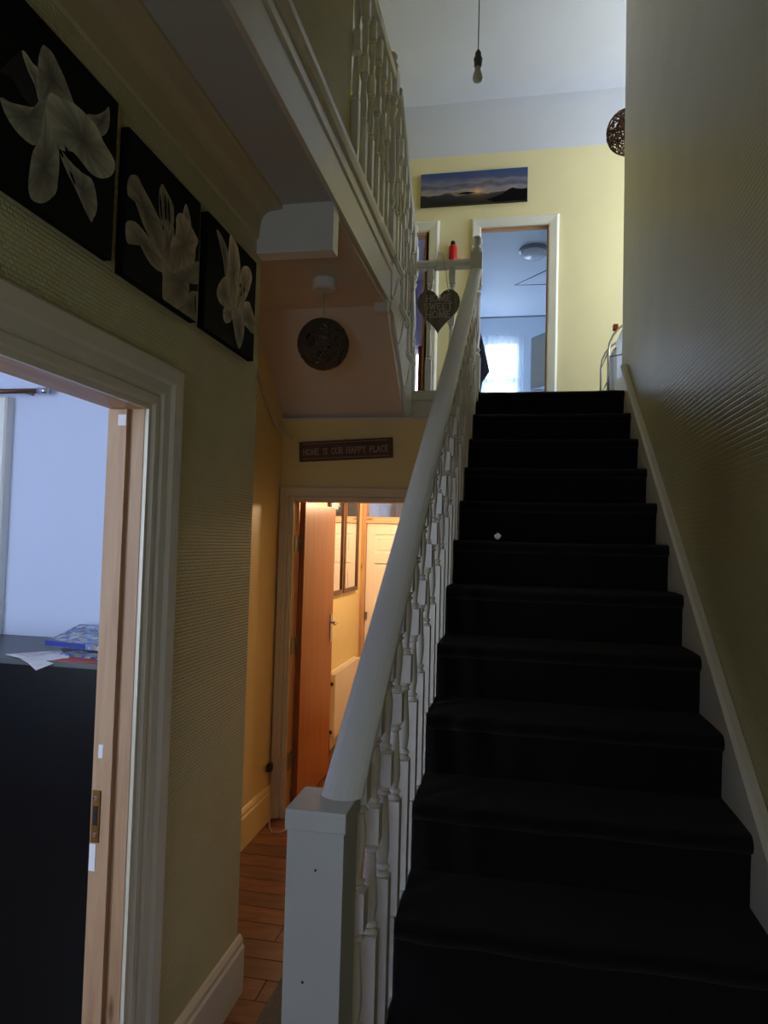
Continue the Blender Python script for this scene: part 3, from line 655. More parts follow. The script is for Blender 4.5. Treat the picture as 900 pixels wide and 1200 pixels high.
for i, ((y0, y1), (z0, z1), lab) in enumerate(INFO):
    t = thing('canvas_print', lab, 'picture', (LX, (y0+y1)/2, z0), 'lily canvases on the left wall')
    box('canvas', LX+.001, XFc, y0, y1, z0, z1, 'black_canvas', t, bevel=.003)
    pets, stam = PRINTS[i]
    for j, (k, P) in enumerate(pets):
        bm = bmesh.new(); cl = bm.loops.layers.color.new('Col'); x = XFc+.0006+.0003*j
        P = [(min(max(a, y0+.002), y1-.002), min(max(b, z0+.002), z1-.002)) for a, b in P]
        P = smooth_loop(P, y0, y1, z0, z1)
        cy = sum(p[0] for p in P)/len(P); cz = sum(p[1] for p in P)/len(P); n = len(P)
        vo = [bm.verts.new((x, a, b)) for a, b in P]; vi = [bm.verts.new((x+.0002, a*.5+cy*.5, b*.5+cz*.5)) for a, b in P]; vc = bm.verts.new((x+.0003, cy, cz))
        base = TONE[i]; s = .12 if k == 'ghost' else 1.0
        def colr(v):
            q = 1.0 if v in vo else (.80 if v in vi else .55)
            q *= (.75+.4*((v.co.z-z0)/(z1-z0)) if k in 'DEGB' else .85) * s * random.uniform(.85, 1.1)
            return (base[0]*q, base[1]*q, base[2]*q, 1)
        cols = {v: colr(v) for v in vo+vi+[vc]}
        for a in range(n):
            b = (a+1) % n
            for f in ((vo[a], vo[b], vi[b], vi[a]), (vi[a], vi[b], vc)):
                try: fc = bm.faces.new(f)
                except ValueError: continue
                for lp in fc.loops: lp[cl] = cols[lp.vert]
        o = obj('printed_petal', bm, 'print_ink', t); o.data.materials[0] = MATS['print_ink']
    for (a, b) in stam:
        bm = bmesh.new(); dx, dz = b[0]-a[0], b[1]-a[1]; L = math.hypot(dx, dz); nx, nz = -dz/L*.0045, dx/L*.0045
        q = [a, (a[0]*.7+b[0]*.3+nx, a[1]*.7+b[1]*.3+nz), (a[0]*.2+b[0]*.8+nx*.8, a[1]*.2+b[1]*.8+nz*.8), b, (a[0]*.2+b[0]*.8-nx*.8, a[1]*.2+b[1]*.8-nz*.8), (a[0]*.7+b[0]*.3-nx, a[1]*.7+b[1]*.3-nz)]
        add_prism(bm, q, lambda u, v: (XFc+.003, u, v), lambda u, v: (XFc+.0036, u, v)); obj('printed_stamen', bm, 'black_canvas', t)
# ------------------------------------------------------------------ sunset canvas
t = thing('panoramic_canvas', 'wide canvas print of a sunset over dark sea and hills on the yellow wall', 'picture', (-.483, YF, 4.862))
bm = bmesh.new(); add_box(bm, -.978, .012, YF-.03, YF-.001, 4.862, 5.175)
m = mat('sunset', (.1, .1, .2, 1), .45); nt = m.node_tree; nd = nt.nodes; lk = nt.links
tc = nd['Texture Coordinate']; sx = nd.new('ShaderNodeSeparateXYZ'); lk.new(tc.outputs['Object'], sx.inputs[0])
ns = nd.new('ShaderNodeTexNoise'); ns.inputs['Scale'].default_value = 1.0; ns.inputs['Detail'].default_value = 7
mp = nd.new('ShaderNodeMapping'); mp.inputs['Scale'].default_value = (5, 1, 22); lk.new(tc.outputs['Object'], mp.inputs[0]); lk.new(mp.outputs[0], ns.inputs['Vector'])
def mth(op, a, b):
    n = nd.new('ShaderNodeMath'); n.operation = op
    for i, v in enumerate((a, b)):
        if v is None: continue
        if isinstance(v, (int, float)): n.inputs[i].default_value = v
        else: lk.new(v, n.inputs[i])
    return n.outputs[0]
h = mth('ADD', mth('DIVIDE', sx.outputs[2], .313), mth('MULTIPLY', mth('SUBTRACT', ns.outputs['Fac'], .5), .5))
cr = nd.new('ShaderNodeValToRGB'); el = cr.color_ramp.elements
el[0].position = 0; el[0].color = (.004, .004, .006, 1); el[1].position = 1; el[1].color = (.03, .08, .28, 1)
for p, c in ((.16, (.006, .008, .014, 1)), (.30, (.02, .028, .05, 1)), (.36, (.42, .30, .22, 1)), (.46, (.22, .23, .32, 1)), (.56, (.10, .09, .13, 1)), (.66, (.20, .2, .3, 1)), (.8, (.07, .09, .2, 1))):
    e = el.new(p); e.color = c
lk.new(h, cr.inputs[0])
dx = mth('SUBTRACT', sx.outputs[0], .04); dz = mth('MULTIPLY', mth('SUBTRACT', sx.outputs[2], .118), 1.6)
d2_ = mth('ADD', mth('MULTIPLY', dx, dx), mth('MULTIPLY', dz, dz))
glow = mth('DIVIDE', .0007, mth('ADD', d2_, .0007))
mx = nd.new('ShaderNodeMix'); mx.data_type = 'RGBA'; lk.new(glow, mx.inputs[0]); lk.new(cr.outputs[0], mx.inputs[6]); mx.inputs[7].default_value = (.95, .55, .2, 1)
lk.new(mx.outputs[2], nd['Principled BSDF'].inputs['Base Color'])
obj('canvas', bm, m, t)
def sil(P):
    bm = bmesh.new(); add_prism(bm, P, lambda u, v: (-.483+u, YF-.0305, 4.862+v), lambda u, v: (-.483+u, YF-.0312, 4.862+v)); obj('printed_hill', bm, 'black_canvas', t)
sil([(.493, .004), (.20, .004), (.12, .03), (.20, .055), (.27, .075), (.32, .115), (.36, .13), (.40, .118), (.45, .112), (.493, .118)])
sil([(-.17, .098), (-.12, .112), (-.05, .118), (.0, .108), (.03, .104), (-.05, .096)])
# ------------------------------------------------------------------ signs
t = thing('wooden_sign', 'brown wooden plank sign reading HOME IS OUR HAPPY PLACE', 'sign', (-1.06, YB, 2.17))
ca, sa = math.cos(.05), math.sin(.05)
def smap(u, v, d): return (-1.057+u*ca-v*sa, YB-.003-.014-d, 2.25+u*sa+v*ca)
bm = bmesh.new(); Pn = [(-.295, -.062), (.295, -.062), (.295, .062), (-.295, .062)]
add_prism(bm, Pn, lambda u, v: smap(u, v, -.014), lambda u, v: smap(u, v, 0)); obj('board', bm, 'sign_wood', t, bevel=.004)
lettering([('HOME IS OUR HAPPY PLACE', 0, -.022, .036, .0045)], lambda u, v, d: smap(u, v, d+.0003), t, .53)
for v in (-.047, .047):
    bm = bmesh.new(); add_prism(bm, [(-.27, v-.001), (.27, v-.001), (.27, v+.001), (-.27, v+.001)], lambda u, w: smap(u, w, 0), lambda u, w: smap(u, w, .001)); obj('border_line', bm, 'sign_letter', t)
bm = bmesh.new(); add_tube(bm, [smap(0, .062, -.004), smap(0, .075, -.01)], .002); obj('hanger_nail', bm, 'steel', t)
def heart(n=40, s=1.0):
    out = []
    for k in range(n):
        a = 2*PI*k/n; out.append((s*16*math.sin(a)**3/32, s*(13*math.cos(a)-5*math.cos(2*a)-2*math.cos(3*a)-math.cos(4*a))/30))
    return out
t = thing('heart_sign', 'grey wooden heart sign reading HOME SWEET HOME hung on the guard rail', 'sign', (-.535, 4.385, 3.02))
hm = lambda u, v, d: (-.535+u, 4.392-d, 3.185+v)
bm = bmesh.new(); add_prism(bm, [(u*.275, v*.30) for u, v in heart()], lambda u, v: hm(u, v, 0), lambda u, v: hm(u, v, .012)); obj('heart_board', bm, 'heart_wood', t)
lettering([('HOME', .0, .045, .04, .006), ('SWEET', .0, -.007, .038, .006), ('HOME', .0, -.06, .04, .006)], lambda u, v, d: hm(u, v, d+.0122), t)
tube('hanging_string', [hm(-.055, .1, .014), hm(-.03, .2, .03), hm(.0, .352, .04), hm(.0, .358, -.05), hm(.02, .352, .03), hm(.045, .22, .03), hm(.065, .1, .014)], .003, 'cord', t, 6)
# ------------------------------------------------------------------ lamps
def woven_ball(name, c, r, n, th, m, parent, holes=False):
    bm = bmesh.new(); c = Vector(c)
    for k in range(n):
        ax = Vector((random.gauss(0, 1), random.gauss(0, 1), random.gauss(0, 1))).normalized(); u = ax.orthogonal().normalized(); v = ax.cross(u)
        off = random.uniform(-.75, .75)*r; rr = math.sqrt(r*r-off*off); wob = random.uniform(0, 6.28)
        pts = [c+(ax*(off+.03*r*math.sin(3*a+wob))+u*(rr*math.cos(a))+v*(rr*math.sin(a))).normalized()*(r*(1+.015*math.sin(5*a+wob))) for a in [2*PI*i/26 for i in range(26)]]
        add_tube(bm, pts, th, 4, True)
    return obj(name, bm, m, parent, smooth=True)
t = thing('ball_pendant', 'dark woven twig ball pendant lamp hanging under the hall ceiling', 'lamp', (-.93, 3.17, 2.48))
bm = bmesh.new(); add_lathe(bm, [(.048, 2.875), (.056, 2.883), (.058, 2.925), (.05, 2.935)], (-.935, 3.17), 20); obj('ceiling_rose', bm, 'white_plastic', t, smooth='auto')
tube('cord', [(-.935, 3.17, 2.865), (-.933, 3.17, 2.8), (-.93, 3.17, 2.72)], .003, 'cord', t)
woven_ball('woven_shade', (-.93, 3.17, 2.618), .118, 72, .0034, 'twig', t)
bm = bmesh.new(); add_lathe(bm, [(.018, 2.67), (.02, 2.69), (.02, 2.72), (.012, 2.73)], (-.93, 3.17), 12); obj('lamp_holder', bm, 'white_plastic', t, smooth='auto')
bm = bmesh.new(); add_sphere(bm, (-.93, 3.17, 2.635), .03, 14, 10, 1.2); obj('bulb', bm, 'bulb_glass', t, smooth=True)
t = thing('wicker_ball_pendant', 'brown open wicker ball shade at the end of the landing', 'lamp', (.742, 5.35, 4.6))
woven_ball('woven_shade', (0.745, 5.35, 4.80), .16, 34, .0055, 'twig_brown', t)
tube('cord', [(.742, 5.35, 4.9), (.742, 5.35, 5.84)], .003, 'cord', t)
bm = bmesh.new(); add_lathe(bm, [(.045, 5.82), (.05, 5.83), (.05, 5.863)], (.742, 5.35), 18); obj('ceiling_rose', bm, 'white_plastic', t, smooth='auto')
t = thing('bare_bulb_pendant', 'bare light bulb on a long cord above the stairs', 'lamp', (-.268, 3.7, 4.185)); px, py = -.268, 3.7
tube('cord', [(px, py, 4.35), (px-.001, py, 4.8), (px, py, 5.84)], .003, 'cord_dark', t)
bm = bmesh.new(); add_lathe(bm, [(.012, 4.265), (.021, 4.27), (.021, 4.30), (.024, 4.302), (.024, 4.312), (.018, 4.318), (.016, 4.345), (.006, 4.36)], (px, py), 16); obj('lamp_holder', bm, 'cord_dark', t, smooth='auto')
bm = bmesh.new(); add_lathe(bm, [(.012, 4.275), (.013, 4.262), (.017, 4.245), (.024, 4.22), (.028, 4.205), (.024, 4.19), (.012, 4.181), (.001, 4.179)], (px, py), 18); obj('bulb', bm, 'bulb_glass', t, smooth=True)
bm = bmesh.new(); add_lathe(bm, [(.045, 5.82), (.05, 5.83), (.05, 5.863)], (px, py), 18); obj('ceiling_rose', bm, 'white_plastic', t, smooth='auto')
# ------------------------------------------------------------------ red canister on the far wall
t = thing('red_canister', 'small red canister with black cap on the wall between two doorways', 'canister', (-.66, YF-.04, 4.2))
bm = bmesh.new(); add_lathe(bm, [(.034, 4.305), (.037, 4.312), (.037, 4.450), (.03, 4.468), (.014, 4.478)], (-.66, YF-.04), 18); obj('body', bm, 'red_gloss', t, smooth='auto')
bm = bmesh.new(); add_lathe(bm, [(.016, 4.476), (.022, 4.480), (.022, 4.502), (.016, 4.512)], (-.66, YF-.04), 14); obj('cap', bm, 'black_plastic', t, smooth='auto')
box('wall_clip', -.69, -.646, YF-.006, YF, 4.350, 4.390, 'black_plastic', t)
tube('nozzle', [(-.655, YF-.05, 4.315), (-.652, YF-.045, 4.250), (-.65, YF-.045, 4.230)], .008, 'black_plastic', t)
# ------------------------------------------------------------------ hall bits
tag(tube('pipe', [(-1.462, 3.60, 2.70), (-1.462, 3.85, 2.49), (-1.460, 4.03, 2.37), (-1.455, 4.15, 2.36), (-1.44, YB-.008, 2.345), (-1.40, YB-.008, 2.322)], .009, 'cream_gloss'), 'thin painted pipe running down the soffit corner', 'pipe')
tag(tube('white_cable', [(-1.445, 4.10, .35), (-1.44, 4.09, .2), (-1.43, 4.06, .08), (-1.41, 4.0, .012), (-1.37, 3.93, .006), (-1.32, 3.95, .006), (-1.29, 4.02, .006), (-1.285, 4.10, .02), (-1.29, 4.11, .1)], .0035, 'cord'), 'thin white cable looping on the floor by the kitchen doorway', 'cable')
tag(box('cable_plug', -1.462, -1.436, 4.06, 4.11, .30, .345, 'black_plastic', bevel=.006), 'small black plug on the wall by the kitchen doorway', 'plug')
bm = bmesh.new(); add_box(bm, -.87, -.42, 1.2, 2.66, .0, .012); tag(obj('runner_rug', bm, 'rug', bevel=.004), 'grey hall runner rug beside the boxed newel', 'rug')
bm = bmesh.new(); bmesh.ops.create_icosphere(bm, subdivisions=2, radius=.011, matrix=Matrix.Translation((-.078, 2.56, 1.7215)))
for v in bm.verts: v.co += Vector((random.uniform(-.003, .003), random.uniform(-.003, .003), random.uniform(-.002, .002)))
tag(obj('tissue_ball', bm, 'paper_white'), 'small white crumpled tissue lying on a carpeted stair', 'tissue')
# ------------------------------------------------------------------ landing: airer with washing
t = thing('clothes_airer', 'chrome clothes airer with arched ends on the half landing', 'clothes airer', (.82, 5.5, ZL))
def arch(x0, x1, y, z1, m): 
    c = (x0+x1)/2; r = (x1-x0)/2
    return tube('arched_end', [(x0, y, ZL)]+[(c-r*math.cos(a), y, z1-r+r*math.sin(a)) for a in [k*PI/12 for k in range(13)]]+[(x1, y, ZL)], .009, m, t)
arch(.63, 1.13, 5.45, 3.42, 'chrome'); arch(.63, 1.13, 5.95, 3.42, 'chrome')
for (x, z) in ((.63, 2.95), (.63, 3.17), (.75, 3.36), (1.0, 3.36), (1.13, 3.17), (.685, 3.2)): tube('bar', [(x, 5.45, z), (x, 5.95, z)], .005, 'chrome', t)
tube('bar', [(.63, 5.45, 3.13), (1.13, 5.45, 3.22)], .005, 'steel', t)
def cloth(name, lab, x, z0, z1, y0, y1, m, th=.012):
    bm = bmesh.new(); n = 12
    rows = []
    for k in range(n+1):
        y = y0+(y1-y0)*k/n; w = .012*math.sin(k*1.9)
        rows.append([bm.verts.new((x+w-th, y, z0+.01*math.sin(k))), bm.verts.new((x-th*.8, y, z1)), bm.verts.new((x+th*.8, y, z1)), bm.verts.new((x+w+th, y, z0+.03+.01*math.sin(k*1.3)))])
    for a, b in zip(rows, rows[1:]):
        for j in range(4): bm.faces.new((a[j], b[j], b[(j+1) % 4], a[(j+1) % 4]))
    bm.faces.new(rows[0]); bm.faces.new(rows[-1][::-1])
    return tag(obj(name, bm, m, smooth='auto'), lab, 'laundry')
cloth('hanging_towel', 'white towel hung over the upper bar of the airer', .75, 2.85, 3.372, 5.5, 5.9, 'thin_cloth')
cloth('hanging_shirt', 'pale shirt hung over the middle bar of the airer', .685, 2.75, 3.212, 5.5, 5.85, 'thin_cloth')
bm = bmesh.new(); add_box(bm, .665, .70, 5.46, 5.52, 3.345, 3.385); tag(obj('clothes_peg', bm, 'paper_red', bevel=.004), 'red plastic peg clipped to the airer', 'peg')
# white wire basket at the head of the stairs
t = thing('wire_hoop', 'white rounded plastic panel leaning at the head of the stairs', 'panel', (.65, 5.0, ZL))
bm = bmesh.new(); P = [(-.045, 0), (.1, 0), (.1, .16)]+[(.02+.055*math.cos(a), .16+.055*math.sin(a)) for a in [k*PI/10 for k in range(1, 10)]]+[(-.04, .16)]
add_prism(bm, P, lambda u, v: (.66+u, 5.0, ZL+v), lambda u, v: (.66+u, 5.02, ZL+v)); obj('sheet', bm, 'thin_cloth', t)
tube('rim', [(.615, 5.0, ZL+.005), (.62, 5.0, ZL+.12), (.63, 5.0, ZL+.15), (.66, 5.0, ZL+.173), (.70, 5.0, ZL+.17), (.74, 5.0, ZL+.14)], .006, 'white_plastic', t)
# ------------------------------------------------------------------ kitchen seen through the doorway
t = thing('kitchen_door', 'orange stained flush door standing open into the kitchen', 'door', (-1.355, 4.66, .01))
box('leaf', -1.376, -1.338, 4.285, 5.03, .012, 1.934, 'orange_door', t, bevel=.002)
hd = box('handle_plate', -1.338, -1.331, 4.955, 4.995, .96, 1.16, 'chrome', t, bevel=.002)
tube('lever', [(-1.335, 4.975, 1.10), (-1.30, 4.975, 1.10), (-1.29, 4.97, 1.10), (-1.285, 4.88, 1.098)], .008, 'chrome', hd)
box('lock_plate', -1.368, -1.346, 5.0295, 5.033, .98, 1.14, 'chrome', t)
for z in (.28, .98, 1.62):
    h_ = box('hinge', -1.3745, -1.369, 4.19, 4.266, z, z+.10, 'steel', t); tube('knuckle', [(-1.369, 4.274, z), (-1.369, 4.274, z+.1)], .006, 'steel', h_)
def mirror(y0, y1, lab):
    t = thing('framed_mirror', lab, 'mirror', (-1.5, (y0+y1)/2, 1.245)); z0, z1, w = 1.245, 2.12, .035
    box('mirror_glass', -1.497, -1.487, y0+w, y1-w, z0+w, z1-w, 'mirror', t)
    for b in ((y0, y0+w, z0, z1), (y1-w, y1, z0, z1), (y0+w, y1-w, z0, z0+w), (y0+w, y1-w, z1-w, z1)): box('frame_bar', -1.498, -1.475, *b, 'brown_frame', t)
mirror(5.38, 5.86, 'tall brown framed mirror on the kitchen wall nearer the orange door'); mirror(5.90, 6.42, 'tall brown framed mirror on the kitchen wall nearer the panelled door')
t = thing('radiator', 'white panel radiator with top grille on the kitchen wall', 'radiator', (-1.45, 5.95, .1))
box('panel', -1.44, -1.425, 5.5, 6.4, .12, .62, 'enamel', t, bevel=.004); box('rear_panel', -1.485, -1.475, 5.5, 6.4, .12, .62, 'enamel', t)
box('side_cover', -1.488, -1.43, 5.495, 5.503, .13, .625, 'enamel', t); box('side_cover', -1.488, -1.43, 6.397, 6.405, .13, .625, 'enamel', t)
bm = bmesh.new()
for k in range(30): add_box(bm, -1.485, -1.428, 5.505+.0298*k, 5.513+.0298*k, .621, .628)
add_box(bm, -1.488, -1.482, 5.5, 6.4, .62, .632); add_box(bm, -1.43, -1.424, 5.5, 6.4, .62, .632); obj('top_grille', bm, 'enamel', t)
for z in (.17, .55): tube('end_plug', [(-1.455, 5.49, z), (-1.455, 5.478, z)], .016, 'black_plastic', t, 10)
for y in (5.46, 6.43): tube('pipe_tail', [(-1.455, y, .165), (-1.455, y, 0)], .008, 'copper', t)
bm = bmesh.new(); add_prism(bm, SK, lambda u, v: (-1.5+u, 5.05, v*.6), lambda u, v: (-1.5+u, 6.65, v*.6)); struct(obj('baseboard_kitchen', bm, 'cream_gloss'), 'white kitchen skirting')
# panelled far door with glazed transom
d6 = sthing('door_6', 'cream six panel door with pine frame and glazed transom at the end of the kitchen', (-1.04, 6.66, 0))
box('frame_post', -1.50, -1.455, 6.62, 6.75, 0, 2.25, 'pine', d6); box('frame_post', -.64, -.60, 6.62, 6.75, 0, 2.25, 'pine', d6)
box('frame_rail', -1.455, -.64, 6.62, 6.75, 1.875, 1.935, 'pine_across', d6); box('frame_rail', -1.455, -.64, 6.62, 6.75, 2.2, 2.25, 'pine_across', d6)
box('transom_pane', -1.455, -.64, 6.69, 6.696, 1.935, 2.2, 'glass', d6)
lf = box('leaf', -1.452, -.643, 6.668, 6.69, .01, 1.872, 'enamel', d6)
vx = [(-1.452, -1.37), (-1.15, -1.06), (-.725, -.643)]
for a, b in vx: box('stile', a, b, 6.655, 6.668, .01, 1.872, 'enamel', lf)
for a, b in ((.01, .22), (.78, .92), (1.49, 1.585), (1.77, 1.872)):
    for c, d in ((-1.37, -1.15), (-1.06, -.725)): box('rail', c, d, 6.655, 6.668, a, b, 'enamel', lf)
for a, b in ((.22, .78), (.92, 1.49), (1.585, 1.77)):
    for c, d in ((-1.37, -1.15), (-1.06, -.725)): box('raised_panel', c+.03, d-.03, 6.66, 6.668, a+.03, b-.03, 'enamel', lf, bevel=.003)
box('latch', -1.448, -1.43, 6.64, 6.655, .95, 1.02, 'steel', d6)
tag(boxes('reflection_darkener', [(-1.18, -.1, 8.05, 8.499, -.012, 2.4)], 'black_edge'), 'dark block added beyond the kitchen to darken the mirror reflection', 'block')  # unseen dark block added so the kitchen mirrors reflect dark above the door
# doorstop by the door foot
bm = bmesh.new(); add_prism(bm, [(0, 0), (.11, 0), (.11, .012), (.03, .045), (0, .045)], lambda u, v: (-1.30+u*.9, 4.93+.3*u, v), lambda u, v: (-1.315+u*.9, 4.975+.3*u, v))
tag(obj('door_wedge', bm, 'black_plastic', bevel=.003), 'dark rubber wedge on the floor at the foot of the orange door', 'doorstop')
# ceiling lamp that lights the kitchen
t = thing('kitchen_pendant', 'warm lit bulb hanging from the kitchen ceiling', 'lamp', (-.92, 5.75, 2.15))
tube('cord', [(-.92, 5.75, 2.44), (-.92, 5.75, 2.27)], .003, 'cord', t)
bm = bmesh.new(); add_lathe(bm, [(.02, 2.23), (.02, 2.28), (.01, 2.29)], (-.92, 5.75), 12); obj('lamp_holder', bm, 'white_plastic', t)
me_ = bpy.data.materials.new('lit_bulb'); me_.use_nodes = True; MATS['lit_bulb'] = me_
e_ = me_.node_tree.nodes['Principled BSDF']; e_.inputs['Emission Color'].default_value = (1, .62, .3, 1); e_.inputs['Emission Strength'].default_value = 6
bm = bmesh.new(); add_sphere(bm, (-.92, 5.75, 2.19), .04); bl = obj('bulb', bm, 'lit_bulb', t, smooth=True)
l = bpy.data.lights.new('kitchen_bulb_light', 'POINT'); l.color = (1, .65, .37); l.energy = 48; l.shadow_soft_size = .06
lo = bpy.data.objects.new('kitchen_bulb_light', l); COL.objects.link(lo); lo.location = (-.92, 5.75, 2.10)
# ------------------------------------------------------------------ front room seen through the left doorway
t = thing('black_cabinet', 'tall glossy black cabinet with grey top against the pale wall', 'cabinet', (-1.6, 2.2, 0))
box('carcass', -2.35, -1.165, 1.99, 2.43, .04, 1.272, 'black_gloss', t)
box('plinth', -2.34, -1.175, 2.02, 2.43, 0, .04, 'black_plastic', t)
box('top_board', -2.36, -1.155, 1.98, 2.435, 1.272, 1.29, 'black_edge', t, bevel=.002)
def sheet(name, lab, P, z0, z1, m, cat='paper'):
    bm = bmesh.new(); add_prism(bm, P, lambda u, v: (u, v, z0), lambda u, v: (u, v, z1)); return bm
t = thing('paper_sheet', 'white printed letter drooping over the edge of the black cabinet', 'paper', (-1.47, 1.98, 1.29))
bm = bmesh.new(); P = [[(-1.625, 2.02, 1.2925), (-1.52, 2.15, 1.2925)], [(-1.585, 2.0, 1.293), (-1.495, 2.125, 1.293)], [(-1.54, 1.975, 1.294), (-1.465, 2.095, 1.2935)], [(-1.49, 1.95, 1.286), (-1.435, 2.065, 1.295)], [(-1.445, 1.93, 1.268), (-1.40, 2.03, 1.2955)]]
vv = [[[bm.verts.new((p[0], p[1], p[2]+o)) for p in r] for r in P] for o in (0, .0016)]
for a in range(4):
    for o in (0, 1): bm.faces.new((vv[o][a][0], vv[o][a][1], vv[o][a+1][1], vv[o][a+1][0]))
    for s_ in (0, 1): bm.faces.new((vv[0][a][s_], vv[0][a+1][s_], vv[1][a+1][s_], vv[1][a][s_]))
for a in (0, 4): bm.faces.new((vv[0][a][0], vv[0][a][1], vv[1][a][1], vv[1][a][0]))
obj('sheet', bm, 'paper_white', t)
bm = bmesh.new()
for k in range(7):
    f = k/6*.8+.1; i = min(3, int(f*4)); w = f*4-i
    L_ = [P[i][0][j]*(1-w)+P[i+1][0][j]*w for j in range(3)]; R2 = [P[i][1][j]*(1-w)+P[i+1][1][j]*w for j in range(3)]
    a_ = Vector(L_).lerp(Vector(R2), .15)+Vector((0, 0, .002)); b_ = Vector(L_).lerp(Vector(R2), .85 if k % 3 else .55)+Vector((0, 0, .002)); o_ = Vector((.004, -.005, -.0002))
    f_ = [bm.verts.new(p) for p in (a_, b_, b_+o_, a_+o_)]; bm.faces.new(f_)
obj('print_lines', bm, 'ink_red', t)
def mag_mat(name):
    m = mat(name, (.1, .2, .5, 1), .3); nt = m.node_tree; tc = nt.nodes['Texture Coordinate']
    v = nt.nodes.new('ShaderNodeTexVoronoi'); v.inputs['Scale'].default_value = 58; nt.links.new(tc.outputs['Object'], v.inputs['Vector'])
    cr = nt.nodes.new('ShaderNodeValToRGB'); cr.color_ramp.interpolation = 'CONSTANT'; el = cr.color_ramp.elements
    el[0].color = srgb(60, 96, 170); el[1].position = .75; el[1].color = srgb(196, 196, 200)
    for p, c in ((.3, srgb(120, 140, 180)), (.5, srgb(70, 76, 90)), (.62, srgb(170, 150, 110))): e = el.new(p); e.color = c
    sp = nt.nodes.new('ShaderNodeSeparateColor'); nt.links.new(v.outputs['Color'], sp.inputs[0]); nt.links.new(sp.outputs[0], cr.inputs[0])
    nt.links.new(cr.outputs[0], nt.nodes['Principled BSDF'].inputs['Base Color']); return m
mag_mat('magazine_cover'); mag_mat('brochure_cover')
def flat(name, lab, P, z0, z1, m, cat):
    bm = bmesh.new(); add_prism(bm, P, lambda u, v: (u, v, z0), lambda u, v: (u, v, z1)); return tag(obj(name, bm, m), lab, cat)
flat('red_envelope', 'red brown envelope under the magazines on the black cabinet', [(-1.42, 1.975), (-1.20, 1.99), (-1.20, 2.12), (-1.40, 2.10)], 1.2905, 1.294, 'paper_red', 'envelope')
flat('brochure', 'thin dark printed brochure beneath the blue magazine', [(-1.46, 2.06), (-1.18, 2.00), (-1.17, 2.2), (-1.44, 2.24)], 1.2945, 1.30, 'brochure_cover', 'brochure')
t = thing('magazine', 'blue illustrated magazine with thick spine on top of the paper pile', 'magazine', (-1.45, 2.25, 1.306))
bm = bmesh.new(); add_prism(bm, [(-1.56, 2.13), (-1.22, 2.08), (-1.20, 2.36), (-1.62, 2.40)], lambda u, v: (u, v, 1.3065+.09*(v-2.08)), lambda u, v: (u, v, 1.322+.09*(v-2.08))); mg = obj('pages', bm, 'magazine_cover', t)
bm = bmesh.new(); add_prism(bm, [(-1.562, 2.128), (-1.40, 2.105), (-1.40, 2.11), (-1.562, 2.133)], lambda u, v: (u, v-.002, 1.308+.09*(v-2.08)), lambda u, v: (u, v-.002, 1.324+.09*(v-2.08))); obj('spine_band', bm, 'ink_blue', t)
d7 = sthing('door_7', 'white moulded door casing on the back wall of the front room', (-2.4, 2.44, 0))
architrave(d7, lambda h, z, v: (h, 2.44-v, z), -2.75, -2.08, 0, 2.12, .1, 'white_paint', sides='TR')
box('leaf', -2.75, -2.08, 2.425, 2.4399, 0, 2.12, 'white_paint', d7)
t = thing('curtain_rod', 'brown rod with silver end cap high on the front room wall', 'rod', (-2.0, 2.40, 2.2))
tube('rod', [(-2.6, 2.40, 2.242), (-1.845, 2.40, 2.24)], .010, 'copper', t)
tube('end_cap', [(-1.845, 2.40, 2.24), (-1.80, 2.40, 2.24)], .013, 'chrome', t, 12)
tube('bracket', [(-1.9, 2.40, 2.235), (-1.9, 2.44, 2.235)], .006, 'steel', t)
# ------------------------------------------------------------------ bathroom
t = thing('bathroom_light', 'round white ceiling light in the bathroom', 'lamp', (.10, 8.0, 4.97))
bm = bmesh.new(); add_lathe(bm, [(.165, 5.06), (.165, 5.03), (.15, 5.025)], (.10, 8.0), 28); obj('base_ring', bm, 'steel', t, smooth='auto')
bm = bmesh.new(); add_lathe(bm, [(.15, 5.03), (.145, 5.0), (.12, 4.975), (.07, 4.962), (.001, 4.958)], (.10, 8.0), 28); obj('dome', bm, 'bulb_glass', t, smooth=True)
t = thing('shower_rail', 'thin rail across the bathroom under the ceiling', 'rail', (-.05, 9.5, 4.77))
tube('rail', [(-.648, 9.5, 4.78), (.548, 9.5, 4.78)], .011, 'steel', t)
for x in (-.645, .545): tube('flange', [(x-.004, 9.5, 4.78), (x+.004, 9.5, 4.78)], .025, 'steel', t, 12)
def drape(name, x0, x1, y, z0, z1, m, waves, amp, parent=None, th=.002):
    bm = bmesh.new(); n = waves*8; a = []
    for k in range(n+1):
        x = x0+(x1-x0)*k/n; w = amp*math.sin(2*PI*waves*k/n)
        a.append([bm.verts.new((x, y+w*.6, z0)), bm.verts.new((x, y+w, (z0+z1)/2)), bm.verts.new((x, y+w*.5, z1))])
    for p, q in zip(a, a[1:]):
        for j in range(2): bm.faces.new((p[j], q[j], q[j+1], p[j+1]))
    o = obj(name, bm, m, parent, smooth=True); o.modifiers.new('thickness', 'SOLIDIFY').thickness = th; return o
tag(drape('net_curtain', -.62, .0, 10.33, 3.2, 4.78, 'net', 7, .03), 'sheer white net curtain over the bathroom window', 'curtain')
t = thing('coat', 'dark navy coat hanging inside the bathroom doorway', 'coat', (-.42, 6.68, 3.05))
bm = bmesh.new(); rows = []
for (z, w, d, cx) in ((3.80, .02, .03, -.46), (3.74, .045, .05, -.455), (3.6, .07, .06, -.44), (3.45, .10, .07, -.435), (3.34, .12, .07, -.43), (3.24, .075, .05, -.45), (3.05, .055, .04, -.46)):
    rows.append([bm.verts.new((cx+w*math.cos(a), 6.68+d*math.sin(a)*(1+.15*math.sin(5*a)), z)) for a in [2*PI*k/16 for k in range(16)]])
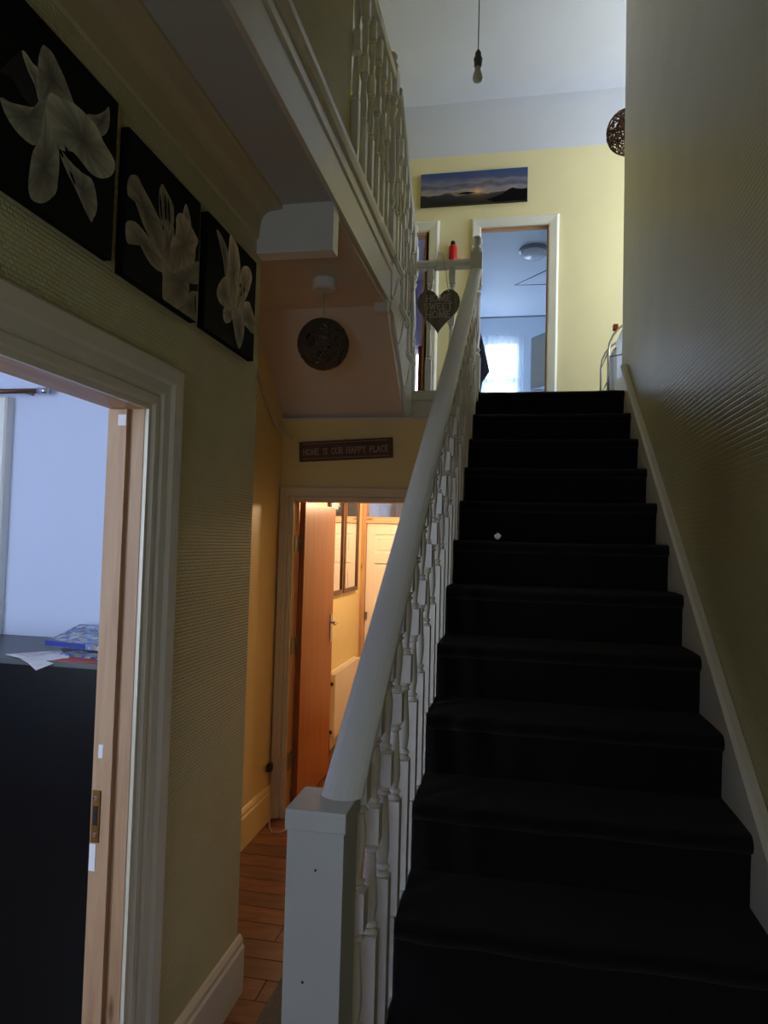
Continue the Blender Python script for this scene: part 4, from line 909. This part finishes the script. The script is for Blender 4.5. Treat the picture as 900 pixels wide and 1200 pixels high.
for a, b in zip(rows, rows[1:]):
    for k in range(16): bm.faces.new((a[k], a[(k+1) % 16], b[(k+1) % 16], b[k]))
bm.faces.new(rows[0]); bm.faces.new(rows[-1][::-1]); obj('body', bm, 'navy_cloth', t, smooth=True)
tube('hook', [(-.45, 6.565, 3.8), (-.45, 6.60, 3.79), (-.445, 6.66, 3.81)], .006, 'steel', t)
t = thing('wall_cabinet', 'white bathroom cabinet with door ajar on the wall', 'cabinet', (.4, 8.2, 3.45))
box('body', .30, .548, 8.0, 8.5, 3.50, 4.13, 'white_plastic', t)
bm = bmesh.new(); add_prism(bm, [(.298, 8.02), (.09, 8.30), (.105, 8.31), (.312, 8.03)], lambda x, y: (x, y, 3.52), lambda x, y: (x, y, 4.13)); dd = obj('door', bm, 'white_plastic', t)
bm = bmesh.new(); add_prism(bm, [(.285, 8.028), (.115, 8.258), (.117, 8.26), (.287, 8.03)], lambda x, y: (x-.004, y-.003, 3.56), lambda x, y: (x-.004, y-.003, 4.08)); obj('white_door_panel', bm, 'enamel', dd)  # white enamel colour in place of a mirror's bright reflection
box('shelf', .10, .548, 8.0, 8.5, 3.44, 3.46, 'white_plastic', t)
t = thing('wire_bracket', 'black wire triangle bracket on the bathroom wall', 'bracket', (.2, 7.5, 4.45))
tube('wire', [(.548, 7.5, 4.46), (-.1, 7.5, 4.47), (.548, 7.5, 4.76)], .006, 'black_plastic', t)
# ------------------------------------------------------------------ rear bedroom
tag(drape('red_curtain', -1.395, -1.27, 9.32, 2.665, 4.366, 'red_cloth', 4, .02), 'red curtain drawn beside the rear bedroom window', 'curtain')
tag(drape('sheer_drape', -1.72, -1.42, 9.33, 2.665, 4.366, 'blind', 5, .008), 'white sheer drape over the rear bedroom window', 'curtain')
tag(tube('curtain_pole', [(-2.398, 9.32, 4.375), (-.762, 9.32, 4.375)], .012, 'white_plastic'), 'white curtain pole above the rear bedroom window', 'curtain pole')
t = thing('dark_bag', 'dark bag hanging on the bedroom wall by the red curtain', 'bag', (-1.2, 8.9, 3.7))
bm = bmesh.new(); add_sphere(bm, (-1.2, 8.9, 3.78), .07, 14, 10, 1.8); obj('body', bm, 'navy_cloth', t, smooth=True)
tube('strap', [(-1.2, 8.9, 3.88), (-1.19, 9.1, 4.1), (-1.2, 9.39, 4.25)], .006, 'navy_cloth', t)
